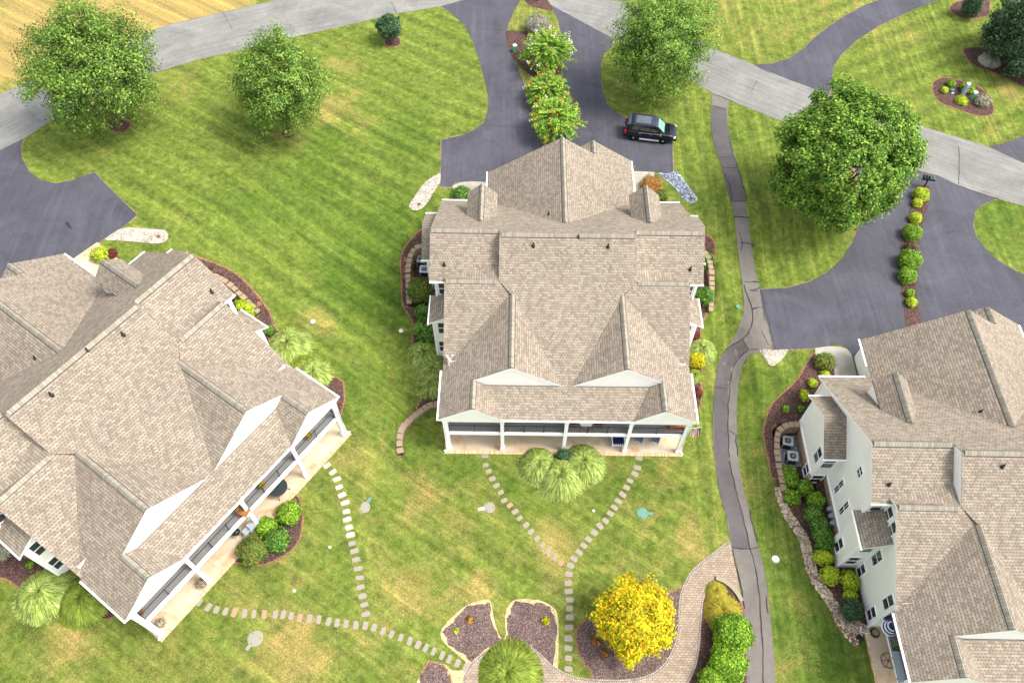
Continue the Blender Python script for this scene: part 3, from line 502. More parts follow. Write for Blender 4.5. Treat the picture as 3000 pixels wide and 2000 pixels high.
bd3 = E_((1210, 1010), (1130, 1080), (1060, 1130), (1035, 1200), (1045, 1280), (1080, 1380), (1140, 1440), (1160, 1505), (1300, 1515), (1440, 1505), (1560, 1470), (1650, 1390), (1710, 1280), (1740, 1150), (1745, 1000), (1760, 885), (1690, 905), (1640, 910), (1400, 960))
for bdp in (bd1, bd2):
    w = smooth([v.to_2d() for v in wpx(bdp)], 3); c_ = sum(w, Vector((0, 0)))/len(w)
    drape('bare_ground', w, 'bare_straw', .022); drape('mulch_bed', [c_+(p-c_)*(.9+.05*math.sin(i*.9)+.03*math.sin(i*2.3)) for i, p in enumerate(w)], 'mulch_old', .03)
mb_(bd3); drape('bare_ground', smooth([v.to_2d() for v in wpx(E_((0, 1400), (60, 1385), (130, 1400), (180, 1440), (270, 1450), (260, 1560), (-60, 1560)))], 3), 'bare_straw', .022)
mb_(E_((0, 1405), (60, 1392), (120, 1420), (150, 1480), (170, 1570), (-40, 1560)), off=.032)
mb_(a9((305, 280), (255, 390), (232, 470), (225, 600), (215, 700), (180, 800), (120, 900), (300, 960), (520, 960), (500, 760), (470, 440), (440, 360), (380, 300)), 'mulch', .03)
# paver walk
pv = E_((2090, 548), (2000, 620), (1900, 700), (1830, 760), (1790, 830), (1760, 900), (1745, 1000), (1740, 1150), (1710, 1280), (1650, 1390), (1560, 1470), (1440, 1505), (1300, 1515), (1150, 1510), (1050, 1500), (950, 1465), (850, 1405), (780, 1335), (700, 1282), (640, 1258), (570, 1252), (480, 1275), (380, 1335), (310, 1400), (270, 1470), (250, 1560), (250, 1620), (700, 1640), (1000, 1640), (1300, 1640), (1700, 1610), (1800, 1520), (1850, 1400), (1875, 1250), (1885, 1100), (1900, 950), (1930, 870), (1985, 805), (2080, 850), (2150, 930), (2172, 985), (2150, 850), (2115, 650))
drape('path', [v.to_2d() for v in wpx(pv)], 'pavers', .036)
for ed in (E_((2085, 560), (2000, 626), (1900, 703), (1832, 763), (1792, 832), (1763, 900), (1748, 1000), (1743, 1150), (1713, 1280), (1653, 1392), (1560, 1473), (1440, 1509), (1300, 1519), (1150, 1514), (1050, 1503), (950, 1469), (850, 1408), (780, 1339), (700, 1286), (640, 1262), (570, 1256), (480, 1279), (380, 1338), (312, 1402), (272, 1472), (254, 1560)), E_((1790, 1530), (1846, 1400), (1871, 1250), (1881, 1100), (1896, 950), (1926, 870), (1980, 808))):
    l_ = smooth([v.to_2d() for v in wpx(ed)], 3, False); drape('paver_border', ribbon(l_, .26), 'paver_edge', .046, uvline=l_)
bed(C1((330, 375), (325, 440), (290, 490), (245, 570), (200, 615), (155, 628), (120, 610), (120, 580), (160, 520), (210, 450), (270, 400)), 'white_gravel', .03, 'gravel', False)
bed(C3((690, 115), (740, 75), (810, 42), (900, 40), (1030, 50), (1085, 58), (1105, 85), (1095, 120), (1060, 140), (1000, 143), (900, 132), (780, 125)), 'white_gravel', .03, 'gravel', False)
bed(C1((1830, 375), (1900, 360), (1960, 362), (2010, 420), (2060, 490), (2100, 545), (2090, 570), (2050, 577), (2010, 560), (1960, 490), (1900, 430)), 'grey_gravel', .03, 'gravel', False)
bed(C5((78, 497), (190, 500), (305, 497), (280, 550), (230, 605), (185, 632), (140, 610), (100, 545)), 'white_gravel', .03, 'gravel', False)
bed(a6((170, 465), (450, 465), (520, 640), (525, 915), (200, 905)), 'grey_gravel', .035, 'gravel', False, 0)
drape('concrete_apron', [v.to_2d() for v in wpx(C1((414, 458), (470, 435), (540, 428), (640, 434)))]+cl('C', [(-6.7, 25.9), (-6.7, 22), (-9.0, 22), (-9.2, 25.6)])+[v.to_2d() for v in wpx(C1((420, 500)))], 'concrete', .04)
drape('concrete_apron', cl('C', [(6.7, 22), (6.7, 28.6)])+[v.to_2d() for v in wpx(C1((1720, 361), (1804, 364), (1802, 400), (1745, 425), (1705, 460)))]+cl('C', [(8.4, 24), (8.3, 22)]), 'concrete', .04)
drape('concrete_apron', [v.to_2d() for v in wpx(C5((532, 485), (640, 470), (740, 472), (800, 490), (835, 530), (858, 605)))]+cl('R', [(-6.6, 22), (-8.6, 22)])+[v.to_2d() for v in wpx(C5((700, 720), (690, 620), (560, 600), (540, 550)))], 'concrete', .045)
drape('concrete_apron', [v.to_2d() for v in wpx(C3((640, 135), (690, 175), (760, 230)))]+cl('L', [(9, 22), (6.6, 22), (6.6, 25.8)])+[v.to_2d() for v in wpx(C3((480, 245)))], 'patio_concrete', .045)
# ------------------------------------------------------------------ the house (built once, in metres, porch front at y = 0)
ze, e_, p1, xg, xs, yf, yg, xi, zf, p2, ym, zm, yw, yN, xm, xw, xr, yR = 2.453, 9.63, .6352, 4.213, 7.014, -.245, 2.19, 4.866, 2.492, .6585, 12.877, 8.306, 13.733, 22.26, 5.281, 10.757, 9.496, 9.833
zg = ze+p1*(e_-xg); zs = ze+p1*(e_-xs); mz = lambda y: zm-p2*(ym-y); nzp = lambda y: zm-p2*(y-ym); wz = lambda y: nzp(yw)-p2*(yw-y)
yk = 9.873; zk = mz(yk); lz = lambda y: zf+(zk-zf)*(y-yf)/(yk-yf)
def roofslab(mb, pts, t=.16):
    P = [Vector(p) for p in pts]; n = Vector((0, 0, 0))
    for i in range(len(P)): n += (P[i]-P[0]).cross(P[(i+1) % len(P)]-P[0])
    if n.z < 0: P = P[::-1]
    mb.quad_auto(P, 0); D = [p-Vector((0, 0, t)) for p in P]; mb.face(D[::-1], None, 1)
    for i in range(len(P)):
        j = (i+1) % len(P); md = (P[i]+P[j])/2; mb.face([P[j], P[i], D[i], D[j]], None, 0 if abs(md.x) < 9.3 and 2.3 < md.y < 20 else 1)
def make_house():
    H = empty('house', (0, 0, 0)); T = 'white_trim'
    def mx(f): return [(-x, y, z) for x, y, z in f]
    rf = MB()
    A = [(-xg, yg, zg), (-xs, yg, zs), (-xs, yf, zs), (-e_, yf, ze), (-e_, 3.99, ze), (-xg, 9.21, zg)]
    S1 = [(-xr, yR, mz(yR)), (-xm, yR, mz(yR)), (-xg, 9.21, zg), (-xr, 4.116, ze+p1*(e_-xr))]
    gi = -xg+(zg-lz(yg))/p1; ym_in = yf+(zg-zf)/((zk-zf)/(yk-yf))
    I1 = [(-xg, yg, zg), (gi, yg, lz(yg)), (-xg, ym_in, zg)]
    pin = (zs-zf)/(xs-xi); xk = -xs+(zs-lz(yg))/pin
    I2 = [(-xs, yf, zs), (-xi, yf, zf), (xk, yg, lz(yg)), (-xs, yg, zs)]
    W1 = [(-xr, 9.21, mz(9.21)), (-xg, 9.21, zg), (-xg, ym_in, zg)]
    T1 = [(-xm, yk, zk), (-xg, ym_in, zg), (-xg, 9.21, zg)]
    WS = [(-xw, 10.33, wz(10.33)), (-xw, yw, wz(yw)), (-xm-.02, yw, wz(yw)), (-xm-.02, 10.33, wz(10.33))]
    NR = [(-xr, yR, mz(yR)), (-xr, 10.69, wz(10.69)+.01), (-xm-.02, 10.69, wz(10.69)), (-xm-.02, yR, mz(yR))]
    CK = [(-xr, 10.69, wz(10.69)+.015), (-xm-.02, 11.55, mz(yR)), (-xm-.02, yR, mz(yR))]
    rf.quad_auto(T1); rf.quad_auto(mx(T1)[::-1])
    for f in (A, S1, I1, I2, WS, NR, CK): roofslab(rf, f); roofslab(rf, mx(f))
    for s in (-1, 1): roofslab(rf, [(0, yk, zk), (s*xm, yk, zk), (s*xg, ym_in, zg), (s*-gi, yg, lz(yg)), (s*-xk, yg, lz(yg)), (s*xi, yf, zf), (0, yf, zf)])
    roofslab(rf, [(-xm, ym, zm), (xm, ym, zm), (xm, yk, zk), (-xm, yk, zk)])
    roofslab(rf, [(-xw, yN, nzp(yN)), (xw, yN, nzp(yN)), (xw, yw, nzp(yw)), (xm, yw, nzp(yw)), (xm, ym, zm), (-xm, ym, zm), (-xm, yw, nzp(yw)), (-xw, yw, nzp(yw))])
    # garage
    zr = 2.15+.6465*6.7187; yb = ym+(zm-zr)/p2; yv = ym+(zm-2.15)/p2; zsg = 2.15+.6465*(6.7187-2.96)
    roofslab(rf, [(-6.72, 25.8, 2.15), (0, 25.8, zr), (0, yb, zr), (-6.72, yv, 2.15)])
    roofslab(rf, [(0, 25.8, zr), (2.96, 25.8, zsg), (2.96, 27.55, zsg), (6.72, 27.55, 2.15), (6.72, yv, 2.15), (0, yb, zr)])
    roofslab(rf, [(2.96, 27.55, zsg), (-.8, 27.55, 2.15), (-.8, 25.8, 2.15), (2.96, 25.8, zsg)])
    R_ = rf.build('roof', ['shingles', T], H)
    # step walls beside the taller middle roof
    for s in (-1, 1):
        m = MB(); x = s*(xm+.01); x2 = s*(xm-.14)
        f = [(x, ym, zm-.02), (x, yw, wz(yw)-.05), (x, yR, wz(yR)-.3), (x, yR, mz(yR)-.02)]
        m.face(f if s < 0 else f[::-1], None, 0); m.build('gable_wall', 'white_siding', H)
    # ridge caps
    def cap(p, q_, sl):
        p, q_ = Vector(p), Vector(q_); t = (q_-p).normalized(); n_ = Vector((-t.y, t.x, 0)); L = (q_-p).length; m = MB(); w = .21
        pr_ = [(-w, -w*sl-.0), (-w*.5, -w*.5*sl+.07), (0, .11), (w*.5, -w*.5*sl+.07), (w, -w*sl)]
        for k in range(4):
            a_, b_ = pr_[k], pr_[k+1]; f = [p+n_*a_[0]+Vector((0, 0, a_[1]+.02)), q_+n_*a_[0]+Vector((0, 0, a_[1]+.02)), q_+n_*b_[0]+Vector((0, 0, b_[1]+.02)), p+n_*b_[0]+Vector((0, 0, b_[1]+.02))]
            m.face(f[::-1], [(0, .05*k+.05), (L, .05*k+.05), (L, .05*k), (0, .05*k)])
        for en, sg in ((p, 1), (q_, -1)): m.face([en+n_*a_[0]+Vector((0, 0, a_[1]+.02)) for a_ in pr_][::sg])
        for sd in (-1, 1):
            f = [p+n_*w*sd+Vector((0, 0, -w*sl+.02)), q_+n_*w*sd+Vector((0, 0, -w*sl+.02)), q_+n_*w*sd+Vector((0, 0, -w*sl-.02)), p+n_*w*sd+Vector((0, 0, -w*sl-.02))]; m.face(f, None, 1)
            o2 = n_*sd*.035; f = [p+n_*w*sd+Vector((0, 0, -w*sl+.018)), q_+n_*w*sd+Vector((0, 0, -w*sl+.018)), q_+n_*w*sd+o2+Vector((0, 0, -(w+.035)*sl+.02)), p+n_*w*sd+o2+Vector((0, 0, -(w+.035)*sl+.02))]; m.face(f, None, 1)  # thin dark outline strip along each side of the cap
        m.build('ridge_cap', ['cap_shingles', 'crack_seal_and_outline'], R_)
    for s in (-1, 1):
        cap((s*xg, yg+.05, zg), (s*xg, 8.9, zg), p1); cap((s*xs, yf+.05, zs), (s*xs, yg+.1, zs), .68)
        cap((s*xw-s*.1, yw, wz(yw)), (s*(xm+.1), yw, wz(yw)), p2); cap((s*xr-s*.1, yR, mz(yR)), (s*(xm+.2), yR, mz(yR)), p2)
        cap((s*6.927, 20.15, 6.351), (s*6.927, 16.0, 6.351), .9)
    cap((-xm+.15, ym, zm), (xm-.15, ym, zm), p2); cap((0, 25.75, zr), (0, yb+.1, zr), .65); cap((2.96, 27.5, zsg), (2.96, 25.9, zsg), .65)
    # gable fronts
    for s in (-1, 1):
        m = MB(); y = yg+.06
        def F(pts): m.face(pts if s > 0 else [(-x, yy, z) for x, yy, z in pts][::-1])
        F([(xg, y, zg-.1), (xs, y, zs-.1), (-xk, y, lz(yg)-.05), (-gi, y, lz(yg)-.05)][::-1]); m.build('gable_wall', 'white_siding', H)
        m = MB(); y = yf+.05
        F([(xs, y, zs-.08), (e_-.05, y, ze-.1), (e_-.4, y, 2.02), (xi-.15, y, 2.02), (xi, y, zf-.1)][::-1]); m.build('gable_wall', 'white_siding', H)
        m = MB(); m.bx(min(s*(e_-.02), s*(e_-.2)), max(s*(e_-.02), s*(e_-.2)), yf+.06, 4.0, 2.12, 2.3); m.build('soffit', T, H)
    # walls
    m = MB()
    def wallpoly(mb, pts, mi=0): mb.quad_auto(pts, mi)
    for s in (-1, 1):
        x = s*10.35
        def WF(pts, mi=0):
            pts = pts if s < 0 else pts[::-1]; m.quad_auto(pts, mi)
        WF([(x, 10.7, -1.3), (x, 21.9, -1.3), (x, 21.9, nzp(21.9)-.12), (x, yw, nzp(yw)-.14), (x, 10.7, wz(10.7)-.12)][::-1])
        WF([(x, 10.7, -3.2), (x, 21.9, -3.2), (x, 21.9, -1.3), (x, 10.7, -1.3)][::-1], 1)
        m.quad_auto([(x, 10.7, -3.2), (s*9.15, 10.7, -3.2), (s*9.15, 10.7, 5.6), (x, 10.7, 5.6)] if s < 0 else [(s*9.15, 10.7, -3.2), (x, 10.7, -3.2), (x, 10.7, 5.6), (s*9.15, 10.7, 5.6)])
        x = s*9.15
        WF([(x, 4.47, -2.8), (x, 10.7, -2.8), (x, 10.7, mz(yR)-.7), (x, yR, mz(yR)-.14), (x, 4.47, mz(4.47)-.14)][::-1]); WF([(x, 4.47, -3.3), (x, 10.7, -3.3), (x, 10.7, -2.8), (x, 4.47, -2.8)][::-1], 1)
        # bump-out on the wing
        x0, x1 = s*10.35, s*11.6
        WF([(x1, 15.42, -1.28), (x1, 20.0, -1.28), (x1, 20.0, 2.5), (x1, 17.59, 4.0), (x1, 15.42, 2.6)][::-1]); WF([(x1, 15.42, -3.2), (x1, 20.0, -3.2), (x1, 20.0, -1.28), (x1, 15.42, -1.28)][::-1], 1)
        for z0, z1, mi in ((-1.28, 2.6, 0), (-3.2, -1.28, 1)):
            WF([(x0, 15.42, z0), (x1, 15.42, z0), (x1, 15.42, z1), (x0, 15.42, z1)][::-1], mi); WF([(x1, 20.0, z0), (x0, 20.0, z0), (x0, 20.0, z1), (x1, 20.0, z1)][::-1], mi)
        # lower bay
        x0, x1 = s*9.15, s*10.6
        WF([(x1, 8.68, -3.2), (x1, 10.7, -3.2), (x1, 10.7, 2.95), (x1, 8.68, 2.95)][::-1]); WF([(x0, 8.68, -3.2), (x1, 8.68, -3.2), (x1, 8.68, 2.95), (x0, 8.68, 3.75)][::-1])
        m.quad_auto([(s*x, 21.9, z) for x, z in ((6.4, -.6), (10.35, -.6), (10.35, 2.3), (6.4, 2.3))][::(-1 if s > 0 else 1)][::-1])
        WF([(s*6.4, 21.5, -.6), (s*6.4, 27.3 if s > 0 else 25.6, -.6), (s*6.4, 27.3 if s > 0 else 25.6, 2.3), (s*6.4, 21.5, 2.3)][::-1])
    m.quad_auto([(9.15, 4.47, -3.2), (-9.15, 4.47, -3.2), (-9.15, 4.47, 3.2), (9.15, 4.47, 3.2)][::-1])
    m.quad_auto([(-6.4, 25.6, -.6), (6.4, 25.6, -.6), (6.4, 25.6, 2.3), (0, 25.6, 6.35), (-6.4, 25.6, 2.3)][::-1]); m.quad_auto([(-.5, 27.3, -.6), (6.4, 27.3, -.6), (6.4, 27.3, 2.3), (2.96, 27.3, 4.45), (-.5, 27.3, 2.25)][::-1]); m.quad_auto([(-.5, 25.6, -.6), (-.5, 27.3, -.6), (-.5, 27.3, 2.2), (-.5, 25.6, 2.2)][::-1])
    m.build('wall', ['white_siding', 'tan_brick'], H)
    for s in (-1, 1):   # corner boards, stone cap
        c_ = MB()
        for x, y, z0, z1 in ((11.6, 15.42, -1.28, 2.45), (11.6, 20.0, -1.28, 2.4), (10.35, 21.9, -.3, 2.1), (9.15, 4.47, -2.8, 2.2), (10.6, 8.68, -2.9, 2.8), (10.35, 10.7, -1.28, 5.2)):
            c_.box((s*x, y, (z0+z1)/2), (.17, .17, z1-z0))
        c_.bx(min(s*11.55, s*11.68), max(s*11.55, s*11.68), 15.5, 19.9, -1.38, -1.2); c_.bx(min(s*10.3, s*10.42), max(s*10.3, s*10.42), 10.8, 15.4, -1.4, -1.25); c_.each('corner_board', T, H)
    # bump-out roof, bay roof
    for s in (-1, 1):
        m = MB(); zt = 4.243
        for y0, y1 in ((20.27, 17.59), (14.91, 17.59)): roofslab(m, [(s*12.01, y0, 2.529), (s*12.01, y1, zt), (s*10.3, y1, zt), (s*10.3, y0, 2.529)], .14)
        br = m.build('bump_out_roof', ['shingles', T], H)
        m = MB(); roofslab(m, [(s*10.9, 8.12, 2.87), (s*10.9, 10.92, 2.87), (s*9.16, 10.55, 3.92), (s*9.16, 8.12, 3.92)], .14); m.build('bay_roof', ['shingles', T], H)
        m = MB()
        for y in (20.3, 14.88): m.box((s*11.2, y, 2.5), (1.75, .11, .1))
        m.box((s*10.95, 9.5, 2.82), (.11, 2.9, .1)); m.box((s*(e_+.05), 1.85, ze-.03), (.12, 4.3, .11))
        m.bx(min(s*7.1, s*xw), max(s*7.1, s*xw), yN+.0, yN+.12, nzp(yN)-.1, nzp(yN)+.0); m.bx(min(s*9.3, s*xw), max(s*9.3, s*xw), 10.22, 10.33, wz(10.33)-.1, wz(10.33)-.0)
        m.box((s*6.78, 24.6 if s < 0 else 25.2, 2.1), (.12, 2.6 if s < 0 else 4.6, .11)); m.each('gutter', T, H)
        m = MB(); m.tube([(s*9.3, 4.3, 2.1), (s*9.27, 4.36, 1.6), (s*9.27, 4.36, -2.85)], .045, 6); m.build('downspout', T, H); m = MB(); m.tube([(s*(e_+.02), yf+.15, 2.36), (s*9.3, yf+.1, 1.95), (s*9.3, yf+.1, -2.75), (s*9.55, yf+.0, -2.85)], .05, 6); m.build('downspout', T, H)
        # dormer
        m = MB(); xd, zd, wd = 6.927, 6.351, 1.2755
        for q_ in (-1, 1): roofslab(m, [(s*xd, 20.21, zd), (s*(xd+q_*wd), 20.21, 5.155), (s*(xd+q_*wd), 17.66, 5.155), (s*xd, 15.85, zd)], .12)
        D = m.build('dormer', ['shingles', T], H); m = MB(); yy = 20.02
        pts = [(s*xd-1.12, yy, 2.6), (s*xd+1.12, yy, 2.6), (s*xd+1.12, yy, 5.2), (s*xd, yy, 6.22), (s*xd-1.12, yy, 5.2)]; m.quad_auto(pts[::-1])
        for q_ in (-1, 1): m.quad_auto([(s*xd+q_*1.12, 20.02, 2.6), (s*xd+q_*1.12, 17.3, 4.9), (s*xd+q_*1.12, 17.3, 5.2), (s*xd+q_*1.12, 20.02, 5.2)][::(-1 if q_ < 0 else 1)])
        m.build('dormer_wall', 'white_siding', D)
    m = MB(); m.bx(-xi+.05, xi-.05, yf-.09, yf+.03, zf-.12, zf-.01); m.build('gutter', T, H)
    # window: a = wall point of centre, facing dir
    def window(cx, cy, cz, w, h, d, n=1):      # d: 'W','E','S','N'
        m = MB(); gm = MB(); sx = {'W': (0, -1), 'E': (0, 1), 'S': (-1, 0), 'N': (1, 0)}[d]; nrm = {'W': (-1, 0), 'E': (1, 0), 'S': (0, -1), 'N': (0, 1)}[d]
        def bxx(u0, u1, z0, z1, o0, o1, mb):
            xs_ = [cx+sx[0]*u0+nrm[0]*o0, cx+sx[0]*u1+nrm[0]*o1]; ys_ = [cy+sx[1]*u0+nrm[1]*o0, cy+sx[1]*u1+nrm[1]*o1]
            mb.bx(min(xs_), max(xs_), min(ys_), max(ys_), cz+z0, cz+z1)
        t = .07
        bxx(-w/2-t, -w/2, -h/2-t, h/2+t, -.02, .06, m); bxx(w/2, w/2+t, -h/2-t, h/2+t, -.02, .06, m); bxx(-w/2, w/2, h/2, h/2+t, -.02, .06, m); bxx(-w/2, w/2, -h/2-t, -h/2, -.02, .08, m)
        bxx(-w/2, w/2, -.03, .03, -.02, .045, m)
        for k in range(1, n): u_ = -w/2+w*k/n; bxx(u_-.012, u_+.012, .03, h/2, -.02, .035, m); bxx(u_-.012, u_+.012, -h/2, -.03, -.02, .03, m)
        f = m.build('window', T, H); bxx(-w/2, w/2, -h/2, h/2, -.02, .012, gm); gm.build('pane', 'glass', f)
    for s, d in ((-1, 'W'), (1, 'E')):
        for y, z, w, h in ((8.13, 1.05, .68, 1.65), (5.07, 1.12, .68, 1.65), (5.07, -1.85, .68, 1.5), (8.1, -1.9, .5, 1.45), (10.1, 4.25, .68, 1.45), (9.05, 4.2, .68, 1.45)): 
            if y == 8.1: continue
            window(s*9.15, y, z, w, h, d)
        window(s*9.15, 8.15, -1.9, .62, 1.5, d); window(s*10.6, 9.85, -1.35, .68, 1.6, d)
        window(s*9.95, 8.68, -1.2, .8, 1.5, 'S'); window(s*9.85, 8.68, 1.5, .8, 1.5, 'S')
        window(s*10.35, 13.2, 4.2, .6, .85, d, 2); window(s*10.35, 13.75, .35, .42, 1.9, d, 2); window(s*10.35, 12.05, .35, .42, 1.9, d, 2)
        window(s*11.6, 16.1, .8, .72, 1.65, d); window(s*11.6, 16.15, -2.0, .72, 1.35, d); window(s*10.98, 15.42, .9, .85, 1.65, 'S'); window(s*10.98, 15.42, -2.0, .85, 1.3, 'S')
        window(s*9.75, 10.7, 4.15, .75, 1.4, 'S'); window(s*9.75, 10.7, 1.2, .5, .9, 'S') if False else None
        window(s*9.3, 21.9, 1.0, .8, 1.4, 'N')
        for x in (2.4, 6.9): window(s*x, 4.47, 1.05, 2.2, 2.0, 'S', 3); window(s*x, 4.47, -1.9, 2.2, 2.0, 'S', 3)
        window(s*6.927, 20.02, 4.4, .6, .9, 'N')
    # garage doors and front doors
    for x, y in ((-3.3, 25.62), (3.3, 27.32)):
        m = MB(); m.bx(x-2.4, x+2.4, y, y+.07, -.25, 2.0)
        for k in range(1, 4): m.bx(x-2.38, x+2.38, y+.07, y+.085, -.25+k*.56-.02, -.25+k*.56)
        m.build('garage_door', T, H)
    for s in (-1, 1): m = MB(); m.bx(s*7.8-.5, s*7.8+.5, 21.92, 22.0, -.15, 1.95); m.build('front_door', 'wood', H)
    # porch
    m = MB(); m.bx(-9.3, 9.3, -.12, 4.46, -3.3, -2.93); m.build('patio', 'patio_concrete', H)
    m = MB(); m.bx(-9.5, 9.5, -.42, -.12, -3.3, -2.92); m.bx(-9.52, -9.3, -.11, 4.46, -3.3, -2.92); m.bx(9.3, 9.52, -.11, 4.46, -3.3, -2.92); m.each('brick_border', 'brick_border', H)
    m = MB(); m.bx(-9.2, 9.2, .12, 4.46, -.14, 0); m.build('deck', 'deck_boards', H)
    m = MB(); m.bx(-9.2, 9.2, -.06, .12, -.34, -.02)
    for x in (-9.2, 9.2): m.bx(x-.08 if x > 0 else x, x if x > 0 else x+.08, .12, 4.46, -.34, -.141)
    m.each('deck_beam', T, H); m = MB(); m.bx(-9.3, 9.3, .0, .2, 1.95, 2.3); m.build('porch_beam', T, H)
    m = MB(); m.bx(-9.1, 9.1, .2, 4.4, 2.1, 2.16); m.build('porch_ceiling', T, H)
    for x in (-9.11, -4.87, 0, 4.87, 9.11):
        m = MB(); m.box((x, .03, .0-.475), (.27, .27, 4.9)); m.box((x, .03, -2.75), (.36, .36, .34)); m.box((x, .03, 1.85), (.34, .34, .2)); m.build('column', T, H)
    xs_c = (-9.11, -4.87, 0, 4.87, 9.11)
    def rail(p, q_, posts):
        p, q_ = Vector(p), Vector(q_); L = (q_-p).length; t = (q_-p)/L; m = MB(); up_ = Vector((0, 0, 1))
        m.tube([p+up_*1.0, q_+up_*1.0], .035, 4); m.tube([p+up_*.12, q_+up_*.12], .025, 4)
        for k in range(posts+2): a_ = p+t*L*k/(posts+1); m.tube([a_, a_+up_*1.1], .038, 4)
        n_ = int(L/.13)
        for k in range(1, n_): a_ = p+t*L*k/n_; m.tube([a_+up_*.12, a_+up_*1.0], .011, 3, cap=False)
        m.build('railing', 'black_metal', H)
    for k in range(4): a_, b_ = xs_c[k]+.16, xs_c[k+1]-.16; rail((a_, .06, -.0), (b_, .06, 0), 1 if k in (0, 3) else 2)
    for s in (-1, 1): rail((s*9.14, .2, 0), (s*9.14, 4.4, 0), 1)
    for x, y, z in ((-1.3, 17.41, 5.55), (-2.65, 12.1, 7.8), (.83, 12.7, 8.1), (3.11, 12.1, 7.8), (-9.6, 11.4, 6.2), (9.68, 11.3, 6.15)):
        m = MB(); m.tube([(x, y, z-.1), (x, y, z+.4)], .06, 8); m.lathe((x, y, z+.02), [(.14, -.1), (.12, .08), (.07, .12)], 10); m.build('vent_pipe', 'black_metal', H)
    # utility meters on the west wall
    return H
HC = make_house()
houses = {'C': HC, 'L': dup_tree(HC), 'R': dup_tree(HC)}
for h, lab in (('C', 'tan shingled duplex house in the middle, nearest the parked black SUV'), ('L', 'tan shingled duplex house at the left edge turned diagonally to the street'), ('R', 'tan shingled duplex house cut by the right edge with its white side wall in view')):
    X, Y, a, z = HS[h]; o = houses[h]; o.location = (X, Y, z); o.rotation_euler.z = a; tag(o, lab, 'house', 'three alike duplex houses')

# ------------------------------------------------------------------ plants
rng = np.random.default_rng(11)
def unit(n):
    v = rng.normal(size=(n, 3)); return v/np.linalg.norm(v, axis=1)[:, None]
def leaf_quads(C, N, size, aspect=.6):
    n = len(C); N = N/np.linalg.norm(N, axis=1)[:, None]; t = unit(n); t -= (t*N).sum(1)[:, None]*N; t /= np.linalg.norm(t, axis=1)[:, None]; b_ = np.cross(N, t)
    s_ = (size*rng.uniform(.65, 1.35, n))[:, None] if np.isscalar(size) else size[:, None]
    V = np.stack([C-t*s_, C-b_*s_*aspect+N*s_*.12, C+t*s_, C+b_*s_*aspect+N*s_*.12], 1).reshape(-1, 3); return V, np.arange(4*n).reshape(n, 4)
def branches(mb, base, crown_c, rad, n, r0, rise=.35):
    base = Vector(base); top = Vector(crown_c); mb.tube([base+Vector((0, 0, -.2)), base+Vector((0, 0, .3)), base.lerp(top, .5), top, top+Vector((0, 0, rad[2]*.6))], [r0*1.5, r0*1.1, r0*.85, r0*.6, r0*.15], 8)
    for i in range(n):
        a = 2*math.pi*i*.382+random.uniform(-.3, .3); k = random.uniform(rise*.4, 1); p = base.lerp(top, k); el = random.uniform(.15, 1.1)
        d = Vector((math.cos(a)*math.cos(el)*rad[0], math.sin(a)*math.cos(el)*rad[1], math.sin(el)*rad[2]))*random.uniform(.6, .85)
        mb.tube([p, p+d*.45+Vector((0, 0, -.02*rad[2])), p+d+Vector((0, 0, .05*rad[2]))], [r0*.45, r0*.28, r0*.06], 5, cap=False)
def crown_leaves(c, rad, nclump, per, leaf, clump_r, up=.55, hollow=.35, shape=0., droop=0., brush=0, bottom=-.8):
    """clumps spread through an irregular crown volume; each clump is a tuft of leaves"""
    c = np.array(c); rad = np.array(rad); d = unit(nclump*3); d = d[(d[:, 2] > bottom)][:nclump]; n = len(d)
    lob = 1+.13*np.sin(d[:, 0]*5+1.3*c[0])*np.cos(d[:, 1]*4+c[1])+.09*np.sin(d[:, 2]*7+c[0])+rng.normal(0, .1 if brush else .05, n)+(.16*np.sin(d[:, 0]*9+c[2])*np.sin(d[:, 2]*8+c[0]) if brush else 0)
    r = (hollow+(1-hollow)*rng.random(n)**.42)*lob; tz = d[:, 2]
    w = 1-shape*np.clip(tz, 0, 1)
    P = c+d*rad*r[:, None]*np.stack([w, w, np.ones(n)], 1)
    m = rng.poisson(per, n)+3; ids = np.repeat(np.arange(n), m); off = unit(len(ids))*(rng.random(len(ids))**.5)[:, None]*clump_r*rng.uniform(.7, 1.3, n)[ids][:, None]
    if brush: off += d[ids]*rng.uniform(-1, 1, len(ids))[:, None]*clump_r*brush
    off[:, 2] *= .8; L = P[ids]+off
    N = off/np.linalg.norm(off, axis=1)[:, None]*.6+d[ids]*.5+np.array([0, 0, up])+unit(len(ids))*.55
    return leaf_quads(L, N, leaf)
def tree(label, base_px, crown_px, rpx, mat, name='shade_tree', cat='tree', leaf=.16, nclump=420, per=34, clump_r=.75, zr=1.0, bark='bark', group=None, brush=0, hollow=.35, shape=0., trunk=.2, yr=None, ch=None):
    b_ = at(*base_px); best = None
    for k in range(20, 160):                       # crown height above the ground that puts its middle where the photo has it
        h = k*.1; d = ray(*crown_px); t = (b_.z+h-CAM[2])/d[2]; p = Vector(CAM+t*d); e = (p.to_2d()-b_.to_2d()).length
        if best is None or e < best[0]: best = (e, h, p)
    h, p = best[1], best[2]
    if ch: h = ch; d = ray(*crown_px); t = (b_.z+h-CAM[2])/d[2]; p = Vector(CAM+t*d)
    r = rpx/pxm(p)*(.89 if brush else .93); T = empty(name, b_); tag(T, label, cat, group); c = p-b_
    V, F = crown_leaves(tuple(c), (r, yr*r if yr else r, r*zr), nclump, per, leaf, clump_r, brush=brush, hollow=hollow, shape=shape)
    V[:, 2] = np.maximum(V[:, 2], .35)
    flatmesh('crown', V, F, mat, T); mb = MB(); branches(mb, (0, 0, 0), tuple(c), (r, r, r*zr), 34, trunk); mb.build('trunk', bark, T, True); return T
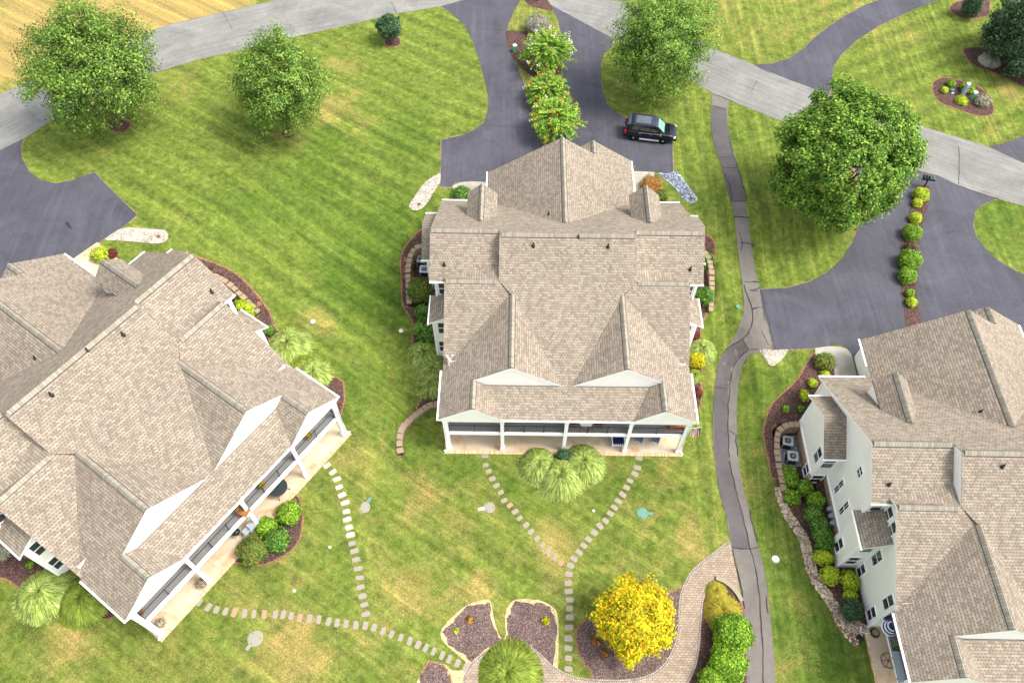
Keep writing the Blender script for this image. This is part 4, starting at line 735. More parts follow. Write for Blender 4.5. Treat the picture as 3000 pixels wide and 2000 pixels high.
tree('wide leafy maple at the top left leaning over the street', (350, 368), (266, 185), 188, 'leaf_maple', leaf=.105, nclump=700, per=70, clump_r=.72, zr=.95, brush=1.1)
tree('smaller leafy maple on the lawn between the wide maple and the round topiary', (850, 398), (818, 240), 138, 'leaf_maple', leaf=.1, nclump=560, per=66, clump_r=.64, zr=1.05, brush=1.1)
tree('airy light green maple above the parked black SUV', (1932, 285), (1942, 118), 150, 'leaf_light', leaf=.1, nclump=640, per=66, clump_r=.62, zr=1.1, brush=1.2)
tree('big dense bright green tree beside the cart path and the right driveway', (2425, 640), (2484, 452), 198, 'leaf_bright', leaf=.12, nclump=900, per=98, clump_r=.66, zr=1.0, hollow=.74, trunk=.25)
tree('dark blue green oak in the top right corner', (3040, 215), (3030, 85), 122, 'leaf_blue', leaf=.15, nclump=460, per=60, clump_r=.8, zr=1.15, hollow=.6, name='oak_tree')
tree('small round dark topiary tree standing in a mulch ring near the street', (1147, 124), (1140, 76), 35, 'leaf_dark', name='topiary_tree', leaf=.1, nclump=260, per=22, clump_r=.28, zr=.85, hollow=.75, trunk=.09)
tree('golden yellow rounded evergreen beside the paver walk', (1868, 1860), (1866, 1812), 103, 'leaf_yellow', name='golden_evergreen', leaf=.1, nclump=760, per=56, clump_r=.42, zr=1.05, hollow=.75, trunk=.14, brush=.7)
for lb, bp, cp, rp in (('crape myrtle with white blossoms on the island of the middle driveway', (1600, 195), (1605, 145), 82), ('orange tipped crape myrtle between the white one and the garage roof', (1608, 300), (1605, 262), 64), ('crape myrtle with orange seed heads right behind the garage peak', (1622, 395), (1630, 345), 82)):
    T = tree(lb, bp, cp, rp, 'leaf_crape', name='crape_myrtle', leaf=.1, nclump=10, per=2, clump_r=.3, zr=.9, trunk=.07, bark='pale_bark'); cr = [k for k in T.children if k.name.startswith('crown')][0]
    b_ = at(*bp); d = ray(*cp); best = min(((Vector(CAM+(b_.z+k*.1-CAM[2])/d[2]*d).to_2d()-b_.to_2d()).length, k*.1) for k in range(15, 80)); c = Vector(CAM+(b_.z+best[1]-CAM[2])/d[2]*d)-b_; r = rp/pxm(c+b_)
    Vs, Ns, Sz = [], [], []; Ts = []                 # arching plumes of leaf pairs, seed heads at the tips
    for i in range(210):
        dr = unit(1)[0]; dr[2] = abs(dr[2])*.9-.12; p0 = np.array(c)+dr*r*.35; L = r*random.uniform(.62, 1.02)
        for j in range(16):
            t = j/15; q_ = p0+dr*L*t*.75+np.array([0, 0, -.55*t*t*r*.35]); side = np.cross(dr, [0, 0, 1]); side /= np.linalg.norm(side)+1e-6
            for sg in (-1, 1): Vs.append(q_+side*sg*.12*(1-t*.4)); Ns.append(np.array([0, 0, 1])+side*sg*.4+rng.normal(0, .2, 3)); 
        Ts.append(q_)
    V, F = leaf_quads(np.array(Vs), np.array(Ns), .13, .45); me_old = cr.data; flatmesh('crown', V, F, 'leaf_crape', T).location = cr.location; bpy.data.objects.remove(cr)
    tips = np.array(random.sample(Ts, 34 if 'white blossoms' in lb else 62)); ids = np.repeat(np.arange(len(tips)), 9); V, F = leaf_quads(tips[ids]+rng.normal(0, .1, (len(ids), 3)), unit(len(ids))+[0, 0, .6], .075, .8); tag(flatmesh('seed_heads', V, F, 'leaf_seed', T), kind='stuff')
    nb = 26 if 'white blossoms' in lb else 3; tips = np.array(random.sample(Ts, nb)); ids = np.repeat(np.arange(nb), 14); V, F = leaf_quads(tips[ids]+rng.normal(0, .11, (len(ids), 3))+[0, 0, .1], unit(len(ids))+[0, 0, .6], .07, .9); flatmesh('blossoms', V, F, 'petal', T)
def shrub(label, px, py, rpx, mat, name='shrub', zr=.8, sx=1., n=1500, leaf=.075, group=None, fuzz=.1, stretch=1., cat='shrub', hb=.85, rz=0):
    p = at(px, py); r = rpx/pxm(p); h = r*zr*hb; d = ray(px, py); p = Vector(CAM+(float(terr(p.x, p.y))+h-CAM[2])/d[2]*d); z0 = float(terr(p.x, p.y)); n = int(n*max(.35, min(2.6, (r/.8)**2)))
    d_ = unit(n); d_[:, 2] = np.where(d_[:, 2] < -.55, -d_[:, 2], d_[:, 2]); ph = rng.uniform(0, 6, 4)
    lump = 1+.06*np.sin(d_[:, 0]*6+ph[0])+.06*np.sin(d_[:, 1]*7+ph[1])+.05*np.sin(d_[:, 2]*8+ph[2])+rng.normal(0, fuzz, n)*.7-fuzz*.3
    R_ = np.array([r*sx, r*stretch, r*zr]); C = d_*lump[:, None]*R_; 
    if rz: ca_, sa_ = math.cos(rz), math.sin(rz); C = np.stack([C[:, 0]*ca_-C[:, 1]*sa_, C[:, 0]*sa_+C[:, 1]*ca_, C[:, 2]], 1)
    C[:, 2] += h; C[:, 2] = np.maximum(C[:, 2], .05)
    V, F = leaf_quads(C, d_+unit(n)*.55+[0, 0, .35], leaf)
    d2 = unit(int(n*.25)); C2 = d2*R_*.72; C2[:, 2] = np.maximum(C2[:, 2]+h, .06); V2, F2 = leaf_quads(C2, d2, leaf*2.2)
    o = flatmesh(name, np.concatenate([V, V2]), np.concatenate([F, F2+len(V)]), mat, None, (p.x, p.y, z0)); return tag(o, label, cat, group)
def grass(label, px, py, rpx, mat='blade', name='fountain_plant', n=1500, zr=.75, group=None, cat='grass clump', sx=1., sy=1., rz=0):
    p = at(px, py); r = rpx*1.17/pxm(p); h = r*zr*.5; d = ray(px, py); p = Vector(CAM+(float(terr(p.x, p.y))+h-CAM[2])/d[2]*d); z0 = float(terr(p.x, p.y)); n = int(1.7*n*max(.4, min(2.2, (r/1.3)**2)))
    d_ = unit(n); d_[:, 2] = abs(d_[:, 2]); sw = rng.uniform(0, 6); hz = np.linalg.norm(d_[:, :2], axis=1)+1e-6; D = d_[:, :2]/hz[:, None]; a2_ = np.arctan2(D[:, 1], D[:, 0])+rng.normal(0, .3, n)+.4*np.sin(D[:, 0]*3+sw); D = np.stack([np.cos(a2_), np.sin(a2_)], 1)-[0, .25]; D /= np.linalg.norm(D, axis=1)[:, None]; S_ = np.stack([-D[:, 1], D[:, 0]], 1)
    L = r*rng.uniform(.36, .68, n); w = rng.uniform(.018, .036, n); q0 = d_*np.array([r*.62, r*.62, r*zr*.72]); V = []
    for t in (0, .35, .68, 1.):
        q_ = q0[:, :2]+D*(L*t*(.35+.65*hz))[:, None]; z = np.maximum(.02, q0[:, 2]+L*(t*(.8-.35*hz)-t*t*(.4+.6*hz)))
        for sg in (-1, 1): V.append(np.concatenate([q_+S_*(w*sg*(1-t*.75)*1.7)[:, None], z[:, None]], 1))
    V = np.stack(V, 1); V[:, :, 0] *= sx; V[:, :, 1] *= sy
    if rz: ca_, sa_ = math.cos(rz), math.sin(rz); x_, y_ = V[:, :, 0].copy(), V[:, :, 1].copy(); V[:, :, 0] = x_*ca_-y_*sa_; V[:, :, 1] = x_*sa_+y_*ca_
    F = np.concatenate([np.arange(n)[:, None]*8+np.array(q_)[None] for q_ in ((0, 1, 3, 2), (2, 3, 5, 4), (4, 5, 7, 6))])
    return tag(flatmesh(name, V.reshape(-1, 3), F, mat, None, (p.x, p.y, z0)), label, cat, group)
S = shrub
# middle house, west bed
S('large mottled green shrub below the two condensers of the middle house', 1231, 851, 36, 'leaf_mixed', zr=.9, leaf=.09, n=2400, fuzz=.13)
S('small green shrub between two larger shrubs west of the middle house', 1237, 912, 22, 'leaf_holly', leaf=.08, fuzz=.13)
S('large dark shrub just above the grasses west of the middle house', 1249, 968, 34, 'leaf_holly', zr=.9, leaf=.09, n=2200, fuzz=.13)
grass('pale fountain grass under the satellite dish, upper clump', 1243, 1031, 42); grass('middle fountain grass clump between two others west of the middle house', 1267, 1082, 38); grass('lowest fountain grass clump above the curved stone wall', 1262, 1122, 36)
S('spreading green shrub beside the west doorstep of the middle house', 1352, 567, 26, 'leaf_holly', zr=.6, fuzz=.15)
S('rust brown spreading shrub beside the east doorstep of the middle house', 1908, 541, 30, 'leaf_rust', zr=.6, fuzz=.2); S('green and rust shrub next to the rust brown one by the east doorstep', 1938, 570, 20, 'leaf_mixed', zr=.6, fuzz=.2)
S('tall green shrub against the east wing of the middle house', 2076, 742, 23, 'leaf_holly', stretch=1.7, zr=.9); S('round glossy green shrub below the east wing of the middle house', 2063, 869, 27, 'leaf_holly', fuzz=.12, zr=.9)
S('low dark red shrub above the pale grass east of the middle house', 2037, 983, 13, 'leaf_red', zr=.6); grass('pale fountain grass east of the middle house beside the yellow shrub', 2060, 1019, 33, n=1300)
S('bright yellow shrub at the east wall of the middle house', 2043, 1056, 23, 'leaf_gold', fuzz=.06, zr=.9); grass('small green grass just below the bright yellow shrub', 2036, 1096, 20, 'blade_green', n=1200); S('round dark red barberry at the end of the east bed', 2042, 1149, 16, 'leaf_red')
grass('left of the two upper clumps of fountain grass before the middle porch', 1578, 1355, 46, n=1900, zr=.85); grass('right upper clump of fountain grass before the middle porch', 1709, 1350, 50, n=1900, zr=.85); grass('lowest and largest clump of fountain grass before the middle porch', 1645, 1388, 54, n=2300, zr=.75)
S('small glossy shrub between the grasses in front of the middle porch', 1651, 1336, 20, 'leaf_dark', zr=1.1, n=1800)
# left house
S('yellow green shrub on the doorstep bed of the left house', 294, 746, 25, 'leaf_lime', fuzz=.13); S('reddish shrub beside the yellow green one at the left house', 327, 743, 15, 'leaf_red', fuzz=.2); S('oblong shrub below the stone wall of the left house', 717, 902, 24, 'leaf_lime', stretch=.75, sx=1.5, rz=R(-40), zr=.9); S('low dark shrub between the bay of the left house and the grass', 790, 967, 16, 'leaf_holly')
grass('upper pale grass clump east of the left house', 838, 1008, 54, 'blade', n=1900, zr=.8); grass('lower grass clump under the porch corner of the left house', 916, 1090, 42, 'blade', n=1700, zr=.8); grass('dark green grass between two clumps east of the left house', 876, 1055, 30, 'blade_green', n=1500)
S('bright green shrub nearest the porch table at the left patio bed', 848, 1501, 34, 'leaf_box', fuzz=.12, n=2000); S('bright green shrub touching the patio edge of the left house', 779, 1543, 30, 'leaf_box', fuzz=.12, n=2000); S('mid green shrub in the middle of the left patio bed', 812, 1581, 35, 'leaf_holly', fuzz=.12, n=2000); S('dull brownish green shrub lowest in the left patio bed', 739, 1611, 40, 'leaf_mixed', fuzz=.17, n=1900)
grass('large pale grass at the lower left corner of the photo', 117, 1733, 62, n=2300, zr=.75); grass('second large grass beside it under the left house gutter', 240, 1749, 60, 'blade_green', n=2300, zr=.75); S('tiny green shrub above the large pale grass at lower left', 86, 1653, 11, 'leaf_box'); S('greyish shrub cut by the left edge below the bay', 8, 1612, 26, 'leaf_grey', fuzz=.2)
# right house
S('dark olive shrub beside the concrete apron of the right house', 2418, 1059, 28, 'leaf_mixed', fuzz=.15, zr=.7, n=1900)
S('low yellow green shrub just below the dark olive shrub', 2418, 1097, 14, 'leaf_lime', zr=.6); S('yellow green shrub second from the concrete apron', 2381, 1120, 13, 'leaf_lime'); S('tall yellow green shrub beside the bump out gutter', 2358, 1157, 14, 'leaf_lime', stretch=1.2)
S('left one of two small shrubs above the condenser wall', 2303, 1197, 10, 'leaf_box'); S('right one of two small shrubs above the condenser wall', 2346, 1195, 10, 'leaf_holly')
S('leafy shrub right below the two condensers on white gravel', 2310, 1394, 28, 'leaf_box', fuzz=.16, stretch=1.25); S('green shrub under the lower window of the right house bump out', 2356, 1429, 25, 'leaf_box', fuzz=.1); S('green shrub nearest the top of the river rock strip', 2317, 1457, 25, 'leaf_box', fuzz=.12)
hg = 'clipped shrubs grown together beside the utility meters'
for i, (x, y, r_) in enumerate(((2388, 1470, 25), (2384, 1505, 26), (2398, 1535, 27), (2408, 1563, 27), (2416, 1590, 28))): S(['topmost clipped shrub of the hedge by the grey utility meters', 'second clipped shrub of the hedge by the grey utility meters', 'middle clipped shrub of the hedge left of the stone base', 'fourth clipped shrub of the hedge above the yellow green shrubs', 'bottom clipped shrub of the hedge touching the yellow green shrubs'][i], x, y, r_, 'leaf_holly' if i else 'leaf_box', fuzz=.07, zr=.95, group=hg)
S('yellow green shrub directly below the clipped hedge', 2412, 1633, 27, 'leaf_lime', sx=1.1, stretch=.85, fuzz=.09); S('yellow green shrub beside the river rock under the hedge', 2432, 1685, 28, 'leaf_lime', fuzz=.09); S('yellow green shrub against the wall beside the lowest bay', 2489, 1700, 26, 'leaf_lime', stretch=1.15, fuzz=.09); S('small yellow green shrub touching the dark shrub by the wall', 2490, 1746, 20, 'leaf_lime', fuzz=.1); S('dark blue green shrub at the bottom end of the right bed', 2494, 1785, 31, 'leaf_blue', fuzz=.14, zr=.9)
ig_ = 'round shrubs in the mulch strip of the right driveway'
for lb, x, y, r_, m_ in (('yellow tipped round shrub at the top of the mulch strip by the mailboxes', 2698, 570, 22, 'leaf_lime'), ('low spreading yellow shrub under the top round shrub', 2687, 594, 14, 'leaf_lime'), ('small round shrub second from the top of the mulch strip', 2683, 638, 17, 'leaf_lime'), ('large round shrub just above the purple brown shrub', 2673, 681, 26, 'leaf_box'), ('purple brown shrub in the middle of the mulch strip', 2672, 724, 18, 'leaf_purple'), ('widest round shrub just below the purple brown shrub', 2665, 760, 31, 'leaf_box'), ('round shrub touching the widest one from below', 2658, 808, 25, 'leaf_box'), ('small shrub second from the bottom of the mulch strip', 2666, 859, 13, 'leaf_box'), ('small yellow tipped shrub lowest in the mulch strip', 2670, 885, 15, 'leaf_lime')):
    S(lb, x, y, r_, m_, group=ig_, fuzz=.08, zr=.85, n=2200, leaf=.06)
S('small dark round shrub at the top of the oval bed', 2786, 245, 12, 'leaf_box'); S('small yellow green shrub at the left end of the oval bed', 2767, 264, 10, 'leaf_lime'); S('wide green shrub behind the white utility pedestal', 2834, 258, 20, 'leaf_box', zr=.6); S('low leafy shrub in front of the white utility pedestal', 2818, 294, 17, 'leaf_lime', zr=.5, fuzz=.2); S('silver grey airy shrub at the right end of the oval bed', 2879, 296, 21, 'leaf_grey', fuzz=.3, zr=.6)
S('conical dark evergreen at the top in an oval mulch bed', 2848, 18, 27, 'leaf_dark', zr=1.5, n=2400, sx=.9, name='conical_evergreen'); grass('weeping grey plant under the dark oak at the top right', 2904, 168, 24, 'blade_pale', n=1300, zr=1.0)
S('grey green rounded shrub above the white crape myrtle', 1574, 73, 34, 'leaf_grey', fuzz=.16, zr=.7, n=1500)
grass('large green grass inside the loop of the paver walk', 1487, 1972, 74, 'blade_green', n=2800, zr=.7); grass('golden grass at the tip of the bed between the walk and the path', 2097, 1728, 27, 'blade_gold', n=1500); grass('larger golden grass just above the round shrubs by the path', 2115, 1786, 44, 'blade_gold', n=2200); 
S('topmost of three big round shrubs beside the cart path', 2149, 1855, 54, 'leaf_box', fuzz=.09, n=3600, zr=.9); S('middle of three big round shrubs beside the cart path', 2134, 1941, 52, 'leaf_box', fuzz=.09, n=3600, zr=.9); S('lowest of three big round shrubs, cut by the bottom edge', 2085, 1992, 38, 'leaf_box', fuzz=.09, n=2600, zr=.9)
for lb, q_, r_, m_ in (('small yellow plant in the heart shaped mulch bed', (820, 1100), 12, 'leaf_gold'), ('sparse brown seedling in the left half of the heart shaped bed', (300, 1090), 12, 'leaf_rust'), ('tiny green seedling at the left end of the heart shaped bed', (205, 1168), 7, 'leaf_lime'), ('wispy brown plant left of the golden evergreen', (1160, 1235), 14, 'leaf_rust'), ('wispy brown plant below the golden evergreen', (1225, 1330), 11, 'leaf_rust')):
    x, y = E_(q_)[0]; S(lb, x, y, r_, m_, fuzz=.45, n=260, zr=.5, name='garden_plant', cat='plant')
# ------------------------------------------------------------------ stepping stones
ordn = ['first', 'second', 'third', 'fourth', 'fifth', 'sixth', 'seventh', 'eighth', 'ninth', 'tenth', 'eleventh', 'twelfth', 'thirteenth', 'fourteenth', 'fifteenth', 'sixteenth', 'seventeenth', 'eighteenth', 'nineteenth', 'twentieth', 'twenty-first', 'twenty-second', 'twenty-third', 'twenty-fourth', 'twenty-fifth', 'twenty-sixth', 'twenty-seventh', 'twenty-eighth', 'twenty-ninth', 'thirtieth', 'thirty-first', 'thirty-second']
def stones(pts, where, grp, w=.62, d=.42, pale=0, red=()):
    P = wpx(pts)
    for i, p in enumerate(P):
        t = (P[min(i+1, len(P)-1)]-P[max(i-1, 0)]).to_2d(); a = math.atan2(t.y, t.x)+math.pi/2+random.uniform(-.12, .12); mb = MB(); n_ = 14; ww, dd = w*random.uniform(.9, 1.08), d*random.uniform(.9, 1.1); ring = []
        for k in range(n_):
            th = 2*math.pi*k/n_; c_, s_ = math.cos(th), math.sin(th); e = .42; x = ww/2*math.copysign(abs(c_)**e, c_)*random.uniform(.95, 1.04); y = dd/2*math.copysign(abs(s_)**e, s_)*random.uniform(.95, 1.04); ring.append((x*math.cos(a)-y*math.sin(a), x*math.sin(a)+y*math.cos(a)))
        tz = [(float(terr(p.x+x, p.y+y))-p.z) for x, y in ring]; top = max(tz)+.045
        mb.face([(x*.94, y*.94, top) for x, y in ring])
        for k in range(n_): j = (k+1) % n_; mb.face([(ring[k][0], ring[k][1], -.08), (ring[j][0], ring[j][1], -.08), (ring[j][0]*.94, ring[j][1]*.94, top), (ring[k][0]*.94, ring[k][1]*.94, top)])
        o = mb.build('stepping_stone', 'stone_slab_red' if i in red else ('stone_slab_pale' if i < pale else 'stone_slab'), None, False, p)
        tag(o, ordn[i]+' stepping stone '+where, 'stepping stone', grp)
stones(C2((637, 1143))+E_((405, 28), (427, 72), (452, 122), (481, 170), (510, 217), (534, 272), (573, 306), (609, 349), (641, 394), (685, 441), (718, 487), (760, 534), (799, 579), (838, 621), (883, 664), (926, 702)), 'from the middle porch on its left branch', 'stepping stones of the left branch before the middle porch', .56, .36, 0, (7, 16))
stones(C2((1697, 1157))+E_((1452, 47), (1433, 90), (1401, 137), (1377, 183), (1350, 231), (1320, 277), (1293, 320), (1265, 363), (1232, 412), (1193, 448), (1155, 494), (1114, 539), (1082, 583), (1050, 629), (1014, 674), (990, 721), (979, 779), (976, 842), (978, 898), (985, 956), (984, 1017), (986, 1076), (982, 1146), (977, 1221), (976, 1288), (977, 1357), (976, 1432)), 'from the middle porch on its right branch', 'stepping stones of the right branch before the middle porch', .6, .42)
stones(G_((1027, 142), (1065, 185), (1092, 231), (1106, 284), (1125, 335), (1144, 387), (1153, 445), (1158, 496), (1170, 549), (1179, 598), (1191, 654), (1207, 704), (1216, 760), (1231, 820), (1241, 879), (1247, 941), (1259, 999), (1271, 1056), (1281, 1117)), 'from the right corner of the left porch', 'stepping stones from the right corner of the left porch', .62, .38, 10)
stones(G_((190, 1038), (248, 1070), (301, 1087), (360, 1098), (418, 1105), (484, 1111), (546, 1115), (614, 1118), (687, 1118), (739, 1119), (790, 1128), (848, 1141), (910, 1146), (972, 1151), (1036, 1165), (1092, 1173), (1150, 1181), (1215, 1189), (1277, 1192), (1335, 1205), (1393, 1229), (1449, 1249), (1510, 1271), (1569, 1293), (1623, 1317), (1675, 1338), (1725, 1361), (1781, 1387), (1828, 1411), (1882, 1437), (1937, 1463)), 'along the bottom row leaving the left porch', 'stepping stones of the bottom row leaving the left porch', .62, .36, 0, (4, 7, 11))
# ------------------------------------------------------------------ retaining walls of stacked stone
def stonewall(h, label, pts, tops, thick=.36, kind='retaining_wall', group=None):
    L = smooth([Vector(p) for p in pts], 4, False); n = len(L); T = empty(kind, (*glob(h, *pts[0]), 0)); tag(T, label, 'retaining wall', group)
    wl = [Vector(glob(h, p.x, p.y)) for p in L]; tp = np.interp(np.linspace(0, 1, n), np.linspace(0, 1, len(tops)), tops)+HS[h][3] if tops else np.array([float(terr(p.x, p.y))+.38 for p in wl]); o_ = Vector(glob(h, *pts[0])); m = MB(); cu = 0
    def off(k, d): t = (wl[min(k+1, n-1)]-wl[max(k-1, 0)]).normalized(); return wl[k]-o_+Vector((-t.y, t.x))*d
    for k in range(n-1):
        seg = (wl[k+1]-wl[k]).length
        for d in (-thick/2, thick/2):
            a_, b_ = off(k, d), off(k+1, d); z0 = -3.6+HS[h][3]; f = [(a_.x, a_.y, z0), (b_.x, b_.y, z0), (b_.x, b_.y, tp[k+1]), (a_.x, a_.y, tp[k])]; uv_ = [(cu, z0), (cu+seg, z0), (cu+seg, tp[k+1]), (cu, tp[k])]
            m.face(f if d < 0 else f[::-1], uv_ if d < 0 else uv_[::-1])
        cu += seg
    for k, sg in ((0, 1), (n-1, -1)): a_, b_ = off(k, -thick/2), off(k, thick/2); f = [(a_.x, a_.y, z0), (b_.x, b_.y, z0), (b_.x, b_.y, tp[k]), (a_.x, a_.y, tp[k])]; m.face(f[::sg], [(0, 0), (thick, 0), (thick, 1), (0, 1)][::sg])
    m.build('stone_face', 'wall_stone', T); k = 0; acc = 0; cum = [0]
    for k in range(n-1): cum.append(cum[-1]+(wl[k+1]-wl[k]).length)
    s_ = .0
    while s_ < cum[-1]-.15:
        ln = random.uniform(.42, .62); mid = min(s_+ln/2, cum[-1]); k = max(0, min(n-2, next((i for i in range(n-1) if cum[i+1] >= mid), n-2))); t = (mid-cum[k])/(cum[k+1]-cum[k]); p = wl[k].lerp(wl[k+1], t)-o_; d = wl[k+1]-wl[k]; z = tp[k]*(1-t)+tp[k+1]*t
        z = math.floor(z/.1)*.1; mb = MB(); mb.box((p.x, p.y, z+.06+random.uniform(-.01, .01)), (ln-.025, thick+.1+random.uniform(-.04, .05), .13), math.atan2(d.y, d.x)+random.uniform(-.04, .04), 0, .95); mb.build('cap_stone', 'tan_stone', T); s_ += ln
for h, s_, lb in (('C', -1, 'curved stone wall around the condensers west of the middle house'), ('C', 1, 'curved stone wall beside the east wing of the middle house'), ('L', 1, 'curved stone wall at the upper right side of the left house'), ('R', -1, 'curved stone wall around the two condensers of the right house')):
    pts = [(s_*11.75, 19.72), (s_*12.5, 19.68), (s_*13.2, 19.4), (s_*13.62, 18.8), (s_*13.8, 17.6), (s_*13.78, 16.6), (s_*13.7, 15.6), (s_*13.6, 14.7), (s_*13.5, 13.8)]
    stonewall(h, lb, pts, [-1.15, -1.15, -1.2, -1.35, -1.55, -1.85, -2.1, -2.35, -2.6], group='stone retaining walls beside the houses')
stonewall('C', 'long curved low stone wall left of the middle porch', [(-9.6, 3.9), (-10.8, 3.8), (-11.6, 3.25), (-12.3, 2.45), (-12.8, 1.6), (-13.0, .7), (-13.0, -.3), (-12.85, -.95)], None, .42)
m = MB(); cw = [p.to_2d() for p in wpx(a9((318, 272), (350, 283), (395, 310), (430, 345), (455, 380), (472, 410)))]; o = drape('bed_wall', ribbon(smooth(cw, 3, False), .3), 'stone_slab', .0, kind=None, skirt=.22); tag(o, 'low curved stone edging between the golden grass and the paver walk', 'stone edging')
# ------------------------------------------------------------------ condensers
def condenser():
    T = empty('air_conditioner', (0, 0, 0)); m = MB(); r = .36; m2 = MB()
    def rr(w, z, n=6, c=.12):
        P = []
        for qx, qy, a0 in ((1, 1, 0), (-1, 1, 90), (-1, -1, 180), (1, -1, 270)):
            for k in range(n+1): a = R(a0+90*k/n); P.append((qx*(w-c)+c*math.cos(a), qy*(w-c)+c*math.sin(a), z))
        return P
    def ring(mb, A, B_):
        for k in range(len(A)): j = (k+1) % len(A); mb.face([A[k], A[j], B_[j], B_[k]])
    ring(m, rr(.4, .06), rr(.4, .8)); m.build('coil_grille', 'ac_dark', T)
    ring(m2, rr(.41, 0), rr(.41, .08)); ring(m2, rr(.43, .78), rr(.43, .86)); top = rr(.43, .86); inner = [(.29*math.cos(math.atan2(p[1], p[0])), .29*math.sin(math.atan2(p[1], p[0])), .86) for p in top]; ring(m2, top, inner); ring(m2, inner, [(x, y, .7) for x, y, z in inner])
    for q_ in ((1, 1), (1, -1), (-1, 1), (-1, -1)): m2.box((q_[0]*.36, q_[1]*.36, .43), (.09, .09, .74))
    m2.build('casing', 'ac_metal', T); f = MB(); f.lathe((0, 0, .68), [(.3, 0), (.0, .0)], 20); f.build('fan_well', 'black_metal', T)
    b_ = MB()
    for k in range(4):
        a = k*math.pi/2; P = []
        for rr_, da, z in ((.06, -.5, .72), (.27, -.36, .7), (.27, .28, .78), (.06, .4, .76)): P.append((rr_*math.cos(a+da), rr_*math.sin(a+da), z))
        b_.face(P)
    b_.build('fan_blades', 'fan_blade', T); m = MB()
    for rr_ in (.1, .19, .27): m.tube([(rr_*math.cos(t*math.pi/9), rr_*math.sin(t*math.pi/9), .875) for t in range(19)], .006, 4, cap=False)
    for k in range(8): a = k*math.pi/4; m.tube([(0, 0, .885), (.3*math.cos(a), .3*math.sin(a), .875)], .005, 4)
    m.lathe((0, 0, .87), [(.07, 0), (.05, .03), (0, .03)], 10); m.build('fan_guard', 'ac_metal', T); return T
first = condenser(); used = False
for h, x, y, lb in (('C', -12.75, 18.9, 'condenser nearer the street west of the middle house'), ('C', -12.42, 17.7, 'condenser nearer the porch west of the middle house'), ('R', -12.55, 18.75, 'upper of the two condensers beside the right house'), ('R', -12.4, 17.4, 'lower of the two condensers beside the right house')):
    o = dup_tree(first) if used else first; used = True; X, Y = glob(h, x, y); o.location = (X, Y, float(terr(X, Y))+.01); o.rotation_euler.z = HS[h][2]+R(random.uniform(-12, 4)); tag(o, lb, 'air conditioner', 'outdoor condensers in the stone wells')

# ------------------------------------------------------------------ river rock strip (hundreds of loose stones)
rk = [p.to_2d() for p in wpx(C6((190, 190), (205, 250), (235, 330), (270, 400), (320, 470), (365, 540), (388, 610), (405, 680), (425, 770), (460, 850), (520, 930), (575, 1010), (620, 1085), (680, 1150), (730, 1200), (790, 1245)))]; rk = smooth(rk, 4, False)
wd_ = np.interp(np.linspace(0, 1, len(rk)), [0, .3, .75, .85, 1], [.55, .75, .8, 1.5, 1.9])
drape('gravel', ribbon(rk, [float(w) for w in wd_]), 'straw_edge', .036)
def pebble(n_): 
    bm = bmesh.new(); bmesh.ops.create_icosphere(bm, subdivisions=1, radius=1); v = np.array([q_.co[:] for q_ in bm.verts]); f = np.array([[q_.index for q_ in g_.verts] for g_ in bm.faces]); bm.free(); return v, f
pv_, pf_ = pebble(1); V, F = [], []
for i in range(2300):
    k = random.random()*(len(rk)-2); j = int(k); t = (rk[j+1]-rk[j]); p = rk[j]+t*(k-j)+Vector((-t.y, t.x)).normalized()*random.uniform(-.5, .5)*float(wd_[j]); s_ = random.uniform(.045, .11)
    sc_ = np.array([random.uniform(.7, 1.3), random.uniform(.7, 1.3), random.uniform(.5, .8)])*s_; a = random.uniform(0, 6.3); v = pv_*sc_*(1+.15*rng.normal(size=(len(pv_), 1))*.6); v = np.stack([v[:, 0]*math.cos(a)-v[:, 1]*math.sin(a), v[:, 0]*math.sin(a)+v[:, 1]*math.cos(a), v[:, 2]], 1)
    F.append(pf_+len(pv_)*len(V)); V.append(v+np.array([p.x, p.y, float(terr(p.x, p.y))+.05+random.uniform(0, .05)]))
leafmat('river_rock', [(120, 100, 80), (160, 140, 116), (190, 172, 148), (206, 192, 172)], 0., .85)
tag(flatmesh('river_rock', np.concatenate(V), np.concatenate(F), 'river_rock'), 'strip of loose tan river stones curving along the bed of the right house', 'river rock', kind='stuff')
